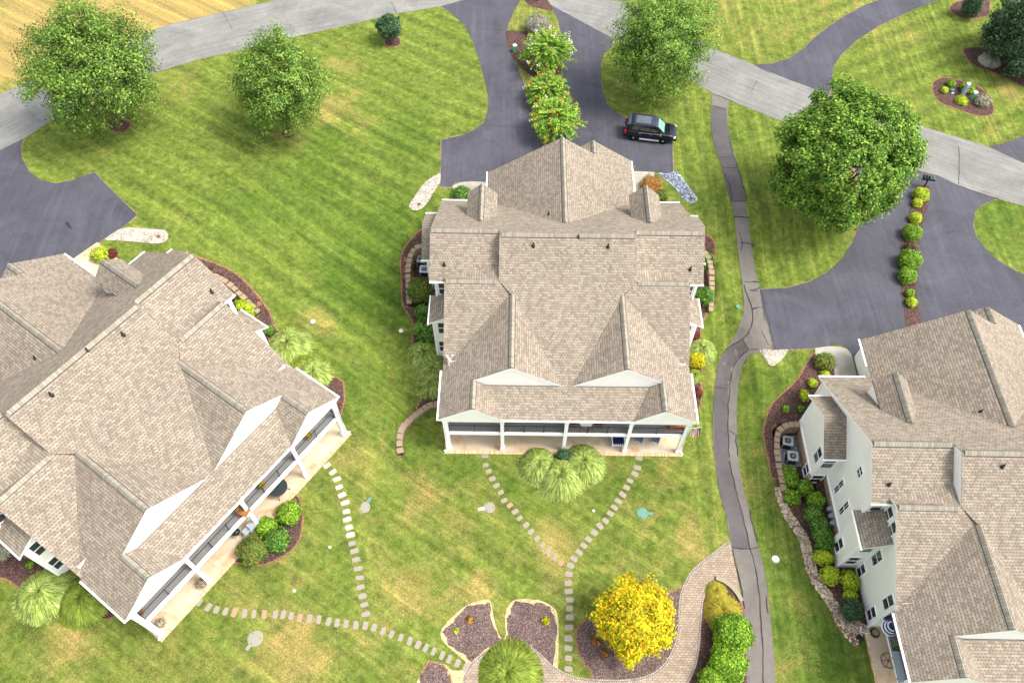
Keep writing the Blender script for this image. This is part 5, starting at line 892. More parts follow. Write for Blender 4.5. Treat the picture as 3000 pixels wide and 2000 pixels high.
# loose stones in the gravel pads
for nm, pts, cnt, mt in (('white stone pad beside the middle driveway', C1((320, 385), (318, 440), (285, 490), (235, 570), (200, 605), (155, 618), (128, 600), (130, 575), (165, 520), (215, 455), (270, 405)), 900, 'pebble_white'), ('white stone pad beside the left driveway', C3((705, 112), (745, 82), (815, 50), (900, 47), (1030, 56), (1075, 64), (1095, 88), (1085, 118), (1055, 134), (1000, 137), (900, 126), (780, 119)), 900, 'pebble_white'), ('grey stone pad beside the middle house', C1((1850, 380), (1905, 368), (1955, 370), (2000, 425), (2050, 495), (2090, 545), (2080, 566), (2045, 570), (2010, 552), (1965, 485), (1905, 425)), 900, 'pebble_grey'), ('white stone wedge beside the right driveway', C5((90, 502), (190, 505), (295, 502), (272, 550), (225, 598), (185, 622), (145, 602), (110, 545)), 600, 'pebble_white'), ('pale stones around the right condensers', a6((180, 480), (440, 480), (500, 640), (510, 895), (215, 885)), 500, 'pebble_pale')):
    if mt not in M: leafmat(mt, {'pebble_white': [(140, 130, 114), (178, 170, 156), (204, 198, 186)], 'pebble_grey': [(48, 56, 72), (84, 94, 112), (140, 148, 160), (178, 184, 194)], 'pebble_pale': [(170, 172, 176), (205, 206, 208), (60, 60, 66), (220, 220, 218)]}[mt], 0., .85)
    w = [p.to_2d() for p in wpx(pts)]; bx_ = (min(p.x for p in w), max(p.x for p in w), min(p.y for p in w), max(p.y for p in w)); V, F = [], []
    while len(V) < cnt:
        x, y = random.uniform(*bx_[:2]), random.uniform(*bx_[2:]); c_ = 0
        for i in range(len(w)):
            a_, b_ = w[i-1], w[i]
            if (a_.y > y) != (b_.y > y) and x < (b_.x-a_.x)*(y-a_.y)/(b_.y-a_.y)+a_.x: c_ ^= 1
        if not c_: continue
        F.append(pf_+len(pv_)*len(V)); V.append(pv_*np.array([random.uniform(.04, .09), random.uniform(.04, .09), .04])+np.array([x, y, float(terr(x, y))+.045]))
    tag(flatmesh('loose_stones', np.concatenate(V), np.concatenate(F), mt), nm, 'gravel', kind='stuff')
# ------------------------------------------------------------------ lids and caps in the turf
def disc(px, py, r, mats, label, name='septic_lid', cat='lid', h=.06, dome=.02, tab=None, tabmat=None, off=.0, dot=None):
    p = at(px, py); T = empty(name, (p.x, p.y, p.z+off)); tag(T, label, cat); m = MB(); m.lathe((0, 0, 0), [(r, -.12), (r, h), (r*.93, h+.012), (r*.6, h+dome), (0, h+dome+.004)], 28); m.build('cover', mats[0], T)
    m = MB(); m.lathe((0, 0, 0), [(r*1.0, h-.01), (r*1.06, h-.012), (r*1.06, -.1)], 28); m.build('rim', mats[-1], T)
    if r > .3:
        for a in (0, 2.1, 4.2): m = MB(); m.box((r*.8*math.cos(a), r*.8*math.sin(a), h+.02), (.07, .05, .025), a); m.build('bolt', 'black_metal', T)
    if dot: m = MB(); m.box((dot[0]*r, dot[1]*r, h+dome+.01), (r*.35, r*.12, .012), R(20)); m.build('handle', 'black_metal', T)
    if tab: q_ = at(*tab); d = q_-p; m = MB(); a = math.atan2(d.y, d.x); m.box((d.x, d.y, .03), (.5, .24, .1), a, 0, .94); m.build('side_box', tabmat or mats[0], T)
    return T
disc(*E_((431, 321))[0], .42, ['lid_concrete', 'concrete'], 'round concrete lid beside the left branch of stepping stones', tab=E_((378, 330))[0], tabmat='white_plastic'); disc(*E_((1485, 360))[0], .42, ['teal_plastic'], 'round pale teal lid right of the right stepping stone branch', tab=E_((1540, 363))[0])
disc(*G_((1270, 416))[0], .42, ['lid_concrete', 'stone_slab'], 'round brown grey lid beside the pale stepping stones', tab=G_((1303, 374))[0], tabmat='teal_plastic'); disc(*G_((555, 1276))[0], .48, ['lid_concrete', 'concrete'], 'round pale lid below the bottom row of stepping stones', tab=G_((512, 1332))[0], tabmat='lid_concrete')
for x, y, r, m_, lb, rim in ((1175, 969, .2, 'white_plastic', 'white cap in the grass left of the middle house grasses', 'concrete'), (917, 942, .2, 'white_plastic', 'white cap in the grass between the left and middle houses', 'concrete'), (2272, 1637, .27, 'white_plastic', 'white cap in the grass strip by the cart path', 'grey_plastic'), (2164, 898, .24, 'teal_plastic', 'pale teal cap in the grass beside the cart path', 'dark_green_plastic')):
    disc(x, y, r, [m_, rim], lb, 'valve_cap', 'cap', .05, .01, dot=(.1, .25))
for x, y, lb in ((*E_((1150, 342))[0], 'tiny white cap right of the stepping stone fork'), (*G_((812, 962))[0], 'tiny white cap right of the left patio'), (*G_((1045, 677))[0], 'tiny white cap left of the pale stepping stones')): disc(x, y, .1, ['white_plastic'], lb, 'valve_cap', 'cap', .06)
for x, y, lb in ((*C1((183, 587))[0], 'rust brown drain lid in the white stone pad by the middle house'), (*C1((2055, 550))[0], 'rust brown drain lid in the grey stone pad'), (*C3((1040, 98))[0], 'dark drain lid in the white stone pad by the left driveway'), (1147, 1112, 'dark drain lid in the grass left of the fountain grasses')): disc(x, y, .16, ['rust_iron'], lb, 'inspection_cap', 'drain', .07)
p = at(*a8((263, 443))[0]); m = MB(); m.box((0, 0, .12), (.42, .5, .2), .6, 0, .8); tag(m.build('drain_outlet', 'black_metal', None, False, p), 'small dark drain outlet at the foot of the river rock strip', 'drain')
p = at(200, 661); m = MB()
drape('oil_stain', smooth([v.to_2d() for v in wpx(C3((428, 5), (440, 0), (455, 8), (462, 25), (472, 38), (465, 48), (452, 42), (440, 28), (430, 18)))], 2), 'crack_seal_and_outline', .04)
# ------------------------------------------------------------------ utility boxes
def pedestal(px, py, w, d, h, rz, mats, label, name='utility_box', cat='utility box'):
    p = at(px, py); T = empty(name, p, rz); tag(T, label, cat); m = MB(); m.box((0, 0, h*.46), (w, d, h*.92)); m.build('body', mats[0], T); m = MB(); m.box((0, 0, h*.95), (w*1.08, d*1.08, h*.1), 0, 0, .84); m.build('cover', mats[1], T)
    m = MB(); m.box((0, 0, .0), (w*1.1, d*1.1, .08)); m.build('base', 'concrete', T); m = MB(); m.box((0, -d/2-.006, h*.55), (w*.6, .012, h*.5)); m.build('panel', mats[0], T); m = MB(); m.box((w*.2, -d/2-.02, h*.6), (.04, .03, .1)); m.build('latch', 'black_metal', T)
pedestal(*b3((535, 440))[0], .38, .34, 1.5, .1, ['grey_plastic', 'white_plastic'], 'tall white grey utility pedestal in the oval bed'); pedestal(*b3((655, 500))[0], .42, .36, 1.0, .1, ['green_plastic', 'white_plastic'], 'green utility pedestal with a white top in the oval bed'); pedestal(*B_((1195, 358))[0], .42, .36, .9, .3, ['green_plastic', 'white_plastic'], 'green and white utility box left of the white crape myrtle')
p = at(*b3((390, 392))[0]); T = empty('dome_lid', p); tag(T, 'dark green domed lid in the oval bed', 'lid'); m = MB(); m.lathe((0, 0, 0), [(.34, 0), (.34, .14), (.28, .26), (.12, .33), (0, .34)], 20); m.build('cover', 'dark_green_plastic', T, True); m = MB(); m.box((.0, -.42, .06), (.3, .14, .12)); m.build('side_box', 'white_plastic', T)
# mailboxes
def mailpost(px, py, n, label, rz=0):
    p = at(px, py); T = empty('mailbox_post', p, rz); tag(T, label, 'mailbox'); m = MB(); m.box((0, 0, .7), (.11, .11, 1.5)); m.build('post', 'black_metal', T); m = MB(); m.box((0, 0, 1.12), (1.25, .09, .09)); m.tube([(-.5, 0, .75), (-.5, 0, 1.1)], .02, 5); m.build('crossbar', 'black_metal', T)
    m = MB(); m.lathe((0, 0, 1.45), [(.08, 0), (.09, .05), (.03, .1), (.05, .16), (0, .2)], 10); m.build('finial', 'black_metal', T)
    for i in range(n):
        x = (-.42, .42, -.16, .16)[i] if n == 4 else (-.3, .3)[i]; m = MB(); L = .55; P = [(-.11, 0), (.11, 0), (.11, .13)]+[(.11*math.cos(R(a)), .13+.11*math.sin(R(a))) for a in range(30, 180, 30)]+[(-.11, .13)]
        a_ = [(x+u, -L/2, 1.17+v) for u, v in P]; b_ = [(x+u, L/2, 1.17+v) for u, v in P]; m.face(a_); m.face(b_[::-1])
        for k in range(len(P)): j = (k+1) % len(P); m.face([a_[k], b_[k], b_[j], a_[j]])
        o = m.build('mailbox', 'dark_green_plastic' if i % 2 else 'black_metal', T); f = MB(); f.box((x, -L/2-.012, 1.29), (.18, .02, .18)); f.build('door', 'black_metal', o)
mailpost(*D_((1440, 285))[0], 4, 'black mailbox post at the tip of the mulch strip by the street', R(-8)); mailpost(1575, 5, 2, 'black mailbox post at the top edge on the driveway island')
# ------------------------------------------------------------------ the SUV
def suv():
    X, Y = glob('C', 7.83, 32.91); X2, Y2 = glob('C', 10.72, 32.46); a = math.atan2(Y2-Y, X2-X); cx, cy = (X+X2)/2, (Y+Y2)/2; off_ = .86
    z = float(terr(cx, cy))+.035; T = empty('suv', (cx-math.sin(a)*off_-math.cos(a)*.13, cy+math.cos(a)*off_-math.sin(a)*.13, z), a); tag(T, 'black SUV with silver wheels parked at the edge of the middle driveway', 'suv')
    st = [(-2.56, .80, .62, .92), (-2.5, .93, .45, 1.08), (-2.2, .985, .38, 1.16), (-1.2, 1.0, .34, 1.17), (0, 1.0, .34, 1.15), (1.0, 1.0, .34, 1.13), (1.25, .99, .36, 1.15), (1.9, .97, .38, 1.11), (2.3, .93, .42, 1.04), (2.5, .84, .46, .96), (2.58, .68, .52, .86)]
    m = MB(); rings = []
    for x, hw, z0, z1 in st:
        hood = x > 1.2; r_ = [(x, -hw*.9, z0), (x, -hw, z0+.14), (x, -hw*1.0, (z0+z1)/2+.02), (x, -hw*.97, z1-.06), (x, -hw*.88, z1), (x, -hw*.4, z1+(.045 if hood else .0)), (x, 0, z1+(.05 if hood else 0)), (x, hw*.4, z1+(.045 if hood else 0)), (x, hw*.88, z1), (x, hw*.97, z1-.06), (x, hw, (z0+z1)/2+.02), (x, hw, z0+.14), (x, hw*.9, z0)]; rings.append(r_)
    for A, B2 in zip(rings, rings[1:]):
        for k in range(len(A)): j = (k+1) % len(A); m.face([A[k], A[j], B2[j], B2[k]][::-1])
    m.face(rings[0]); m.face(rings[-1][::-1]); body = m.build('body', 'car_paint', T)
    gh = [(-2.46, .84, 1.1, .70, 1.14), (-2.30, .90, 1.12, .74, 1.80), (-2.0, .93, 1.12, .77, 1.90), (-.6, .94, 1.12, .79, 1.93), (.45, .94, 1.12, .78, 1.91), (.62, .93, 1.12, .75, 1.86), (1.38, .90, 1.10, .78, 1.13)]
    def gp(i, t, s_, o=0.): x, hb, zb, ht, zt = gh[i]; return (x, s_*(hb+(ht-hb)*t+o), zb+(zt-zb)*t)
    m = MB()
    for i in range(len(gh)-1):
        for s_ in (-1, 1): q_ = [gp(i, 0, s_), gp(i+1, 0, s_), gp(i+1, 1, s_), gp(i, 1, s_)]; m.face(q_ if s_ < 0 else q_[::-1])
    m.build('cabin', 'car_paint', T); m = MB()
    for i in range(1, 5): m.face([gp(i, 1, -1), gp(i+1, 1, -1), (gp(i+1, 1, -1)[0], 0, gp(i+1, 1, -1)[2]+.03), (gp(i, 1, -1)[0], 0, gp(i, 1, -1)[2]+.03)]); m.face([(gp(i, 1, 1)[0], 0, gp(i, 1, 1)[2]+.03), (gp(i+1, 1, 1)[0], 0, gp(i+1, 1, 1)[2]+.03), gp(i+1, 1, 1), gp(i, 1, 1)])
    m.build('roof', 'car_roof_tone', T); m = MB(); m.face([gp(5, 1, -1), gp(6, 1, -1), gp(6, 1, 1), gp(5, 1, 1)]); m.face([gp(0, 1, -1), gp(1, 1, -1), gp(1, 1, 1), gp(0, 1, 1)][::-1]); m.build('cabin_ends', 'car_paint', T)
    def gl(name, q_, off, mt='car_glass'): m = MB(); P = [Vector(v) for v in q_]; n_ = (P[1]-P[0]).cross(P[3]-P[0]).normalized(); n_ = -n_ if n_.dot(P[0]-Vector((0, 0, 1.0))) < 0 else n_; m.face([v+n_*off for v in P]); return m.build(name, mt, T)
    def lerp3(a_, b_, t): return tuple(a_[k]+(b_[k]-a_[k])*t for k in range(3))
    a_, b_, c_, d_ = gp(5, 1, -1), gp(6, 1, -1), gp(6, 1, 1), gp(5, 1, 1); ws = [lerp3(lerp3(a_, d_, .05), lerp3(b_, c_, .05), .04), lerp3(lerp3(a_, d_, .05), lerp3(b_, c_, .05), .95), lerp3(lerp3(a_, d_, .95), lerp3(b_, c_, .95), .95), lerp3(lerp3(a_, d_, .95), lerp3(b_, c_, .95), .04)]; gl('windshield', ws, .012, 'car_screen')
    a_, b_, c_, d_ = gp(0, 1, -1), gp(1, 1, -1), gp(1, 1, 1), gp(0, 1, 1); gl('rear_window', [lerp3(lerp3(a_, d_, .08), lerp3(b_, c_, .08), .15), lerp3(lerp3(a_, d_, .08), lerp3(b_, c_, .08), .9), lerp3(lerp3(a_, d_, .92), lerp3(b_, c_, .92), .9), lerp3(lerp3(a_, d_, .92), lerp3(b_, c_, .92), .15)], .012)
    for s_ in (-1, 1):
        for x0, x1, xt0, xt1 in ((-2.2, -1.3, -2.12, -1.15), (-1.08, -.12, -.98, -.1), (-.02, .98, 0., .46)):
            def pt(x, t): return (x, s_*(.937-.16*t+.012), 1.12+.78*t)
            m = MB(); q_ = [pt(x0, .08), pt(x1, .08), pt(xt1, .86), pt(xt0, .86)]; m.face(q_ if s_ < 0 else q_[::-1]); m.build('side_window', 'car_glass', T)
        m = MB(); m.bx(-1.1, 1.05, s_*.985-.02, s_*.985+.02, 1.095, 1.13); m.build('belt_trim', 'chrome', T); m = MB(); m.bx(-1.0, .95, min(s_*.95, s_*1.12), max(s_*.95, s_*1.12), .36, .42); m.build('running_board', 'ac_metal', T)
        m = MB(); m.tube([(-2.1, s_*.7, 1.93), (-2.0, s_*.7, 2.0), (.2, s_*.7, 2.0), (.35, s_*.7, 1.93)], .022, 6); m.build('roof_rail', 'black_metal', T)
        m = MB(); m.box((1.02, s_*1.09, 1.2), (.16, .24, .18), 0, 0, .85); m.build('mirror', 'chrome' if s_ < 0 else 'car_paint', T)
        for x in (-1.0, .1): m = MB(); m.box((x, s_*1.008, 1.0), (.24, .03, .035)); m.build('door_handle', 'chrome', T)
        m = MB(); m.box((2.4, s_*.78, .86), (.26, .26, .2), -s_*.35); m.build('headlight', 'clear_lens', T); m = MB(); m.box((-2.49, s_*.88, .98), (.16, .14, .38)); m.build('tail_light', 'red_lens', T)
        for x in (-1.6, 1.35):
            a_ = [(x+.46*math.cos(R(t)), s_*1.008, .40+.46*math.sin(R(t))) for t in range(0, 181, 15)]; m = MB(); m.face(a_ if s_ < 0 else a_[::-1]); m.build('wheel_arch', 'rubber', T)
            W_ = empty('wheel', (x, s_*.9, .40)); W_.parent = T; m = MB(); m.lathe((0, 0, 0), [(.26, s_*.13), (.38, s_*.13), (.40, s_*.1), (.40, -s_*.12), (.3, -s_*.13)], 26, 0, 'y'); m.build('tyre', 'rubber', W_, True); m = MB(); m.lathe((0, 0, 0), [(0, s_*.135), (.26, s_*.125), (.27, s_*.10)], 20, 0, 'y')
            m.build('rim', 'alloy', W_); m = MB()
            for k in range(5): t = k*2*math.pi/5+.3; m.box((.17*math.cos(t), s_*.137, .17*math.sin(t)), (.09, .012, .09), 0)
            m.build('spoke_gap', 'rubber', W_)
    for x in (-1.75, -1.9): m = MB(); m.box((x, 0, 2.0), (.07, 1.4, .03)); m.build('crossbar', 'black_metal', T)
    m = MB()
    for k in range(7): y = -.45+k*.15; m.bx(-1.5, -.1, y-.015, y+.015, 1.955, 1.972)
    m.build('roof_ribs', 'ac_metal', T); m = MB(); m.box((2.57, 0, .88), (.05, 1.1, .2)); m.build('grille', 'chrome', T); m = MB(); m.box((2.5, 0, .55), (.3, 1.7, .24)); m.build('front_bumper', 'car_paint', T); m = MB(); m.box((-2.52, 0, .55), (.22, 1.84, .26)); m.build('rear_bumper', 'car_paint', T); m = MB(); m.box((-2.62, 0, .95), (.02, .34, .16)); m.build('number_plate', 'white_plastic', T)
    m = MB(); m.tube([(1.36, -.6, 1.17), (1.1, -.1, 1.34)], .012, 4); m.build('wiper', 'black_metal', T); m = MB(); m.tube([(1.36, .1, 1.17), (1.1, .6, 1.34)], .012, 4); m.build('wiper', 'black_metal', T)
suv()
# ------------------------------------------------------------------ flag, dish, furniture
def hloc(h, x, y, z): X, Y = glob(h, x, y); return (X, Y, z+HS[h][3])
T = empty('flag', hloc('C', 9.27, .03, 1.0), HS['C'][2]); tag(T, 'small striped national flag hanging from the right porch column', 'flag'); m = MB(); m.tube([(0, 0, 0), (.95, -.1, .45)], .018, 6); m.build('flagpole', 'white_trim', T); m = MB(); m.lathe((.95, -.1, .45), [(0, .05), (.03, .02), (0, -.02)], 8); m.build('finial', 'alloy', T)
m = MB(); ns = 13; 
def fp(u, v): # u along the fly (hangs down), v along the hoist
    k = .35+.65*v; return (k*.9+.05*math.sin(u*5+v*4), -.1*k+.12*math.sin(v*9+u*2)*(u+.2), k*.43-u*1.35)
for i in range(ns):
    for j in range(12):
        u0, u1, v0, v1 = j/12, (j+1)/12, i/ns, (i+1)/ns; blue = i >= 6 and j < 5; m.face([fp(u0, v0), fp(u1, v0), fp(u1, v1), fp(u0, v1)], None, 2 if blue else (0 if i % 2 == 0 else 1))
m.build('flag_cloth', ['flag_red', 'flag_white', 'flag_blue'], T); m = MB()
for i in range(5):
    for j in range(6): q_ = fp(.03+j*.066, .52+i*.1); m.box((q_[0], q_[1]-.008, q_[2]), (.02, .006, .02))
m.build('stars', 'flag_white', T)
T = empty('satellite_dish', hloc('C', -9.1, 4.5, 2.8), HS['C'][2]); tag(T, 'small white satellite dish on the roof edge of the middle house', 'satellite dish'); m = MB(); m.tube([(.1, -.35, -.1), (.05, -.1, .3), (0, 0, .6)], .03, 6); m.build('mast', 'white_trim', T)
dd = Vector((.8, .42, .36)).normalized(); u_ = dd.cross(Vector((0, 0, 1))).normalized(); v_ = dd.cross(u_); m = MB(); prev = None
for r_, dp in ((.001, 0), (.16, .015), (.28, .04), (.36, .07)):
    rg = [Vector((0, 0, .65))+dd*dp+(u_*math.cos(t*math.pi/12)+v_*math.sin(t*math.pi/12))*r_ for t in range(24)]
    if prev:
        for k in range(24): m.face([prev[k], prev[(k+1) % 24], rg[(k+1) % 24], rg[k]]); m.face([rg[k]-dd*.015, rg[(k+1) % 24]-dd*.015, prev[(k+1) % 24]-dd*.015, prev[k]-dd*.015])
    prev = rg
m.build('reflector', 'white_trim', T); m = MB(); c0 = Vector((0, 0, .65)); m.tube([c0-v_*-.42, c0+dd*.45], .014, 5); m.tube([c0+dd*.45-u_*.06, c0+dd*.45+u_*.06], .04, 6); m.build('feed_arm', 'white_trim', T)
def chair(h, x, y, z, rz, fr, cu, label, w=.62, hgt=.95, group=None, name='chair', cat='chair', wide=1.):
    T = empty(name, hloc(h, x, y, z), HS[h][2]+rz); tag(T, label, cat, group); w2 = w*wide
    m = MB(); m.box((0, 0, .46), (w2-.06, w-.06, .1)); m.build('cushion', cu, T); m = MB(); m.box((0, w/2-.04, .72), (w2-.06, .08, .45)); m.build('backrest', cu, T)
    for i in (-1, 1):
        for j in (-1, 1): m = MB(); m.box((i*(w2/2-.03), j*(w/2-.03), .3 if j < 0 else hgt/2), (.05, .05, .6 if j < 0 else hgt)); m.build('leg', fr, T)
        m = MB(); m.box((i*(w2/2-.02), 0, .63), (.07, w, .05)); m.build('armrest', fr, T)
    m = MB(); m.bx(-w2/2, w2/2, -w/2, -w/2+.05, .3, .38); m.bx(-w2/2, w2/2, w/2-.05, w/2, .3, .38); m.each('seat_rail', fr, T)
    for k in range(int(6*wide)): m = MB(); m.box((-w2/2+(k+.5)*w2/int(6*wide), -w/2+.02, .5), (.035, .03, .3)); m.build('slat', fr, T) if wide > 1 else None
    return T
def table(h, x, y, z, r, hgt, top, leg, label, rect=None, rz=0, umb=False):
    T = empty('table', hloc(h, x, y, z), HS[h][2]+rz); tag(T, label, 'table'); m = MB()
    if rect: m.box((0, 0, hgt), (rect[0], rect[1], .05))
    else: m.lathe((0, 0, hgt), [(0, -.03), (r, -.03), (r, .015), (0, .015)], 28)
    m.build('tabletop', top, T); m = MB(); m.tube([(r*math.cos(t*math.pi/14), r*math.sin(t*math.pi/14), hgt) for t in range(29)], .022, 5, cap=False) if not rect else m.box((0, 0, hgt-.07), (rect[0]*.9, rect[1]*.9, .08)); m.build('rim', leg, T)
    for k in range(4): a = math.pi/4+k*math.pi/2; rr = (rect[0]*.42, rect[1]*.42) if rect else (r*.9, r*.9); m = MB(); m.tube([(rr[0]*.6*math.cos(a)*1.3, rr[1]*.6*math.sin(a)*1.3, hgt-.04), (rr[0]*math.cos(a)*1.2, rr[1]*math.sin(a)*1.2, 0)], .03, 5); m.build('leg', leg, T)
    return T
def onz(h, px, py, z): d = ray(px, py); zz = z+HS[h][3]; p = CAM+(zz-CAM[2])/d[2]*d; return loc(h, p[0], p[1])
K5 = Crop(1600, 1190, 5.113)
x, y = onz('C', *K5((600, 262))[0], .75); table('C', x, y+.2, 0, .55, .75, 'white_trim', 'wood', 'round white topped wooden table on the middle upper deck')
chair('C', x-1.0, y+.25, 0, R(90), 'wood', 'navy_cloth', 'wooden chair left of the white table on the upper deck', group='wooden deck chairs'); chair('C', x+.95, y+.25, 0, R(-90), 'wood', 'navy_cloth', 'wooden chair right of the white table on the upper deck', group='wooden deck chairs')
x, y = onz('C', *K5((1960, 260))[0], .6); m = MB(); T = empty('storage_bench', hloc('C', x, y, 0), HS['C'][2]); tag(T, 'wooden storage bench at the right end of the middle upper deck', 'bench'); m.box((0, 0, .28), (1.1, .5, .54)); m.build('chest', 'wood', T); m = MB(); m.box((0, 0, .58), (1.16, .56, .05)); m.build('lid', 'wood', T)
x, y = onz('C', *K5((1078, 515))[0], -2.5); chair('C', x, y, -2.93, R(0), 'white_trim', 'navy_cloth', 'white framed bench with navy cushions on the middle patio', wide=1.25, w=.8, name='cushioned_bench', cat='bench')
for lb, q_ in (('left blue grey chair on the right bay of the middle patio', (1405, 478)), ('right blue grey chair on the right bay of the middle patio', (1650, 490))): x, y = onz('C', *K5(q_)[0], -2.5); chair('C', x, y+.1, -2.93, R(-25), 'slate_cloth', 'slate_cloth', lb, group='blue grey patio chairs')
def pot(h, x, y, z, label, mat='terracotta', pl='leaf_box', fl=None, r=.22, hh=.35):
    T = empty('potted_plant', hloc(h, x, y, z)); tag(T, label, 'potted plant'); m = MB(); m.lathe((0, 0, 0), [(0, 0), (r*.7, 0), (r, hh), (r*1.08, hh), (r*1.08, hh+.04), (r*.9, hh+.04), (r*.85, hh-.03), (0, hh-.03)], 16); m.build('pot', mat, T)
    d_ = unit(170); d_[:, 2] = abs(d_[:, 2]); V, F = leaf_quads(d_*r*1.5*rng.uniform(.5, 1, (170, 1))+[0, 0, hh], d_+unit(170)*.5, .07); flatmesh('foliage', V, F, pl, T)
    if fl: d_ = unit(60); d_[:, 2] = abs(d_[:, 2]); V, F = leaf_quads(d_*r*1.6+[0, 0, hh+.04], d_, .06); flatmesh('flowers', V, F, fl, T)
for q_, z, lb, kw in ((b6((520, 135)), .0, 'orange flowering pot by the railing above the round patio table', dict(fl='petal_orange')), (C3((2043, 1412)), .0, 'orange flowering pot by the railing near the upper porch corner', dict(fl='petal_orange')), (Crop(380, 1560, 2.8)((80, 650)), .0, 'dark potted plant at the lowest deck corner of the left house', dict(pl='leaf_purple')), (Crop(380, 1560, 2.8)((593, 415)), -2.93, 'pale leafed pot beside the second lowest column', dict(pl='leaf_grey', r=.3)), (Crop(380, 1560, 2.8)((250, 745)), -2.93, 'pale leafed pot at the lowest patio corner', dict(pl='leaf_grey', r=.3))):
    x, y = onz('L', *q_[0], z+.35); pot('L', x, max(y, .5) if z > -1 else y, z+.01, lb, **kw)
x, y = onz('L', *b6((635, 140))[0], -2.2); table('L', x, y, -2.93, .72, .72, 'glass', 'rust_iron', 'round glass topped patio table under the left deck')
x, y = onz('L', *b6((272, 530))[0], -2.2); T = empty('kettle_grill', hloc('L', x, y, -2.93)); tag(T, 'black kettle grill on the left patio', 'grill'); m = MB(); m.lathe((0, 0, .7), [(0, -.2), (.2, -.14), (.29, 0), (.29, .02), (.24, .16), (.1, .23), (0, .24)], 20); m.build('bowl', 'black_metal', T, True)
for k in range(3): a = k*2.1; m = MB(); m.tube([(.18*math.cos(a), .18*math.sin(a), .6), (.32*math.cos(a), .32*math.sin(a), 0)], .015, 5); m.build('leg', 'alloy', T)
x, y = onz('L', *b6((415, 480))[0], -2.3); T = empty('gas_grill', hloc('L', x, y, -2.93), HS['L'][2]); tag(T, 'covered grey gas grill behind the middle column of the left patio', 'grill'); m = MB(); m.box((0, 0, .45), (.75, .55, .8)); m.build('cabinet', 'grey_plastic', T); m = MB(); m.box((0, 0, .98), (.72, .5, .26), 0, 0, .75); m.build('hood', 'ac_metal', T)
for s_ in (-1, 1): m = MB(); m.box((s_*.58, 0, .84), (.36, .5, .05)); m.build('side_shelf', 'grey_plastic', T)
x, y = onz('L', *b6((338, 350))[0], .5); chair('L', x, y, 0, R(20), 'wood', 'wood', 'brown wooden chair on the left deck beside the middle column', hgt=.95)
# right house
x, y = onz('R', *a8((420, 390))[0], -2.9); T = empty('hose_coil', hloc('R', x, y, -2.9)); tag(T, 'coil of dark brown garden hose on the right patio', 'hose'); m = MB(); m.tube([((.36-.0015*k)*math.cos(k*.35), (.36-.0015*k)*math.sin(k*.35), .03+.0022*k) for k in range(90)], .02, 5); m.build('hose', 'dark_hose', T); m = MB(); m.tube([(-.34, 0, .05), (-.6, -.05, .03), (-.95, .1, .05), (-1.0, .4, .3)], .03, 6); m.build('hose_end', 'white_trim', T)
x, y = onz('R', *a8((590, 330))[0], .4); T = empty('inflated_pool_toy', hloc('R', x, y, 0)); tag(T, 'blue and white coiled pool hose pile on the right deck corner', 'hose pile')
for k in range(5): m = MB(); rr = .5-.05*k; m.tube([(rr*math.cos(t*math.pi/12), rr*math.sin(t*math.pi/12), .1+.13*k) for t in range(25)], .05, 6, cap=False); m.build('ring', 'white_trim' if k % 2 == 0 else 'blue_pool', T)
m = MB(); m.lathe((.35, .3, 0), [(0, 0), (.5, 0), (.52, .3), (.45, .55), (.2, .62), (0, .6)], 18); m.build('blue_cover', 'blue_pool', T, True); T.name = 'pool_hose'
x, y = onz('R', *a8((655, 535))[0], .4); pot('R', x, max(.45, y), 0, 'green plant in a dark pot on the right deck', 'black_metal', 'leaf_box', r=.2)
x, y = onz('R', *a8((725, 745))[0], .75); table('R', x, y+.1, 0, .6, .74, 'grey_plastic', 'wood', 'oval grey topped wooden table on the right deck', (1.1, 1.9))
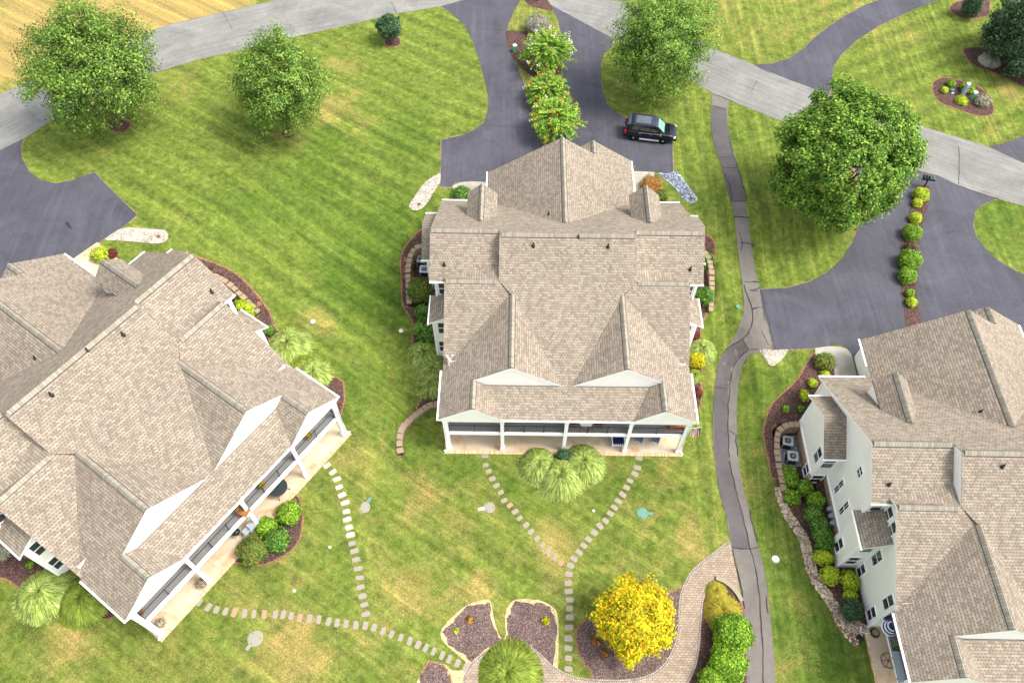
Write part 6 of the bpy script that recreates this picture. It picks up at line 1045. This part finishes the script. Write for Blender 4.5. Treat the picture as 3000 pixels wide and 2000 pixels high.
x, y = onz('R', *a8((560, 668))[0], -2.4); T = empty('wheel_table', hloc('R', x, y, -2.93)); tag(T, 'round metal framed table half under the right deck', 'table'); m = MB(); m.tube([(.5*math.cos(t*math.pi/12), .5*math.sin(t*math.pi/12), .55) for t in range(25)], .03, 6, cap=False); m.build('rim', 'rust_iron', T); m = MB(); m.lathe((0, 0, .53), [(0, 0), (.47, 0), (.47, .01), (0, .01)], 20); m.build('tabletop', 'patio_concrete', T)
for k in range(3): a = k*2.1; m = MB(); m.tube([(-.5*math.cos(a), -.5*math.sin(a), .55), (.5*math.cos(a), .5*math.sin(a), .555)], .02, 5); m.build('spoke', 'rust_iron', T); m = MB(); m.tube([(.3*math.cos(a), .3*math.sin(a), .53), (.4*math.cos(a), .4*math.sin(a), 0)], .02, 5); m.build('leg', 'rust_iron', T)
T.name = 'table'
# utility meters on the stone base of the right house
for k, (yy, zz, lb) in enumerate(((12.9, -2.0, 'upper grey electric meter on the stone base of the right house'), (12.35, -2.05, 'middle grey meter box on the stone base of the right house'), (11.8, -2.1, 'lower grey electric meter on the stone base of the right house'))):
    T = empty('utility_meter', hloc('R', -10.36, yy, zz), HS['R'][2]); tag(T, lb, 'utility meter', 'meters on the right house'); m = MB(); m.box((-.1, 0, 0), (.2, .34, .5)); m.build('box', 'grey_plastic', T); m = MB(); m.tube([(-.2, 0, .08), (-.33, 0, .08)], .13, 14); m.build('dial', 'grey_plastic', T); m = MB(); m.tube([(-.08, 0, -.25), (-.08, 0, -.8)], .03, 6); m.build('conduit', 'grey_plastic', T)
# concrete bench pad behind the golden evergreen
pp = wpx(E_((1282, 882), (1388, 797), (1425, 835), (1320, 915))); o = drape('bench_pad', [p.to_2d() for p in pp], 'concrete', .0, kind=None, skirt=.07); tag(o, 'pale concrete pad behind the golden evergreen', 'concrete pad')
c_ = (pp[0]+pp[1]+pp[2]+pp[3])/4; d = pp[1]-pp[0]; T = empty('garden_bench', (c_.x+.35, c_.y-.25, c_.z+.07), math.atan2(d.y, d.x)); tag(T, 'slatted bench on the pad half hidden by the golden evergreen', 'bench')
for k in range(4): m = MB(); m.box((0, -.2+k*.13, .42), (1.4, .09, .03)); m.build('seat_slat', 'wood', T)
for s_ in (-1, 1): m = MB(); m.box((s_*.6, 0, .2), (.06, .45, .4)); m.build('leg', 'black_metal', T)
m = MB(); m.box((0, -.28, .7), (1.4, .04, .4)); m.build('backrest', 'wood', T)
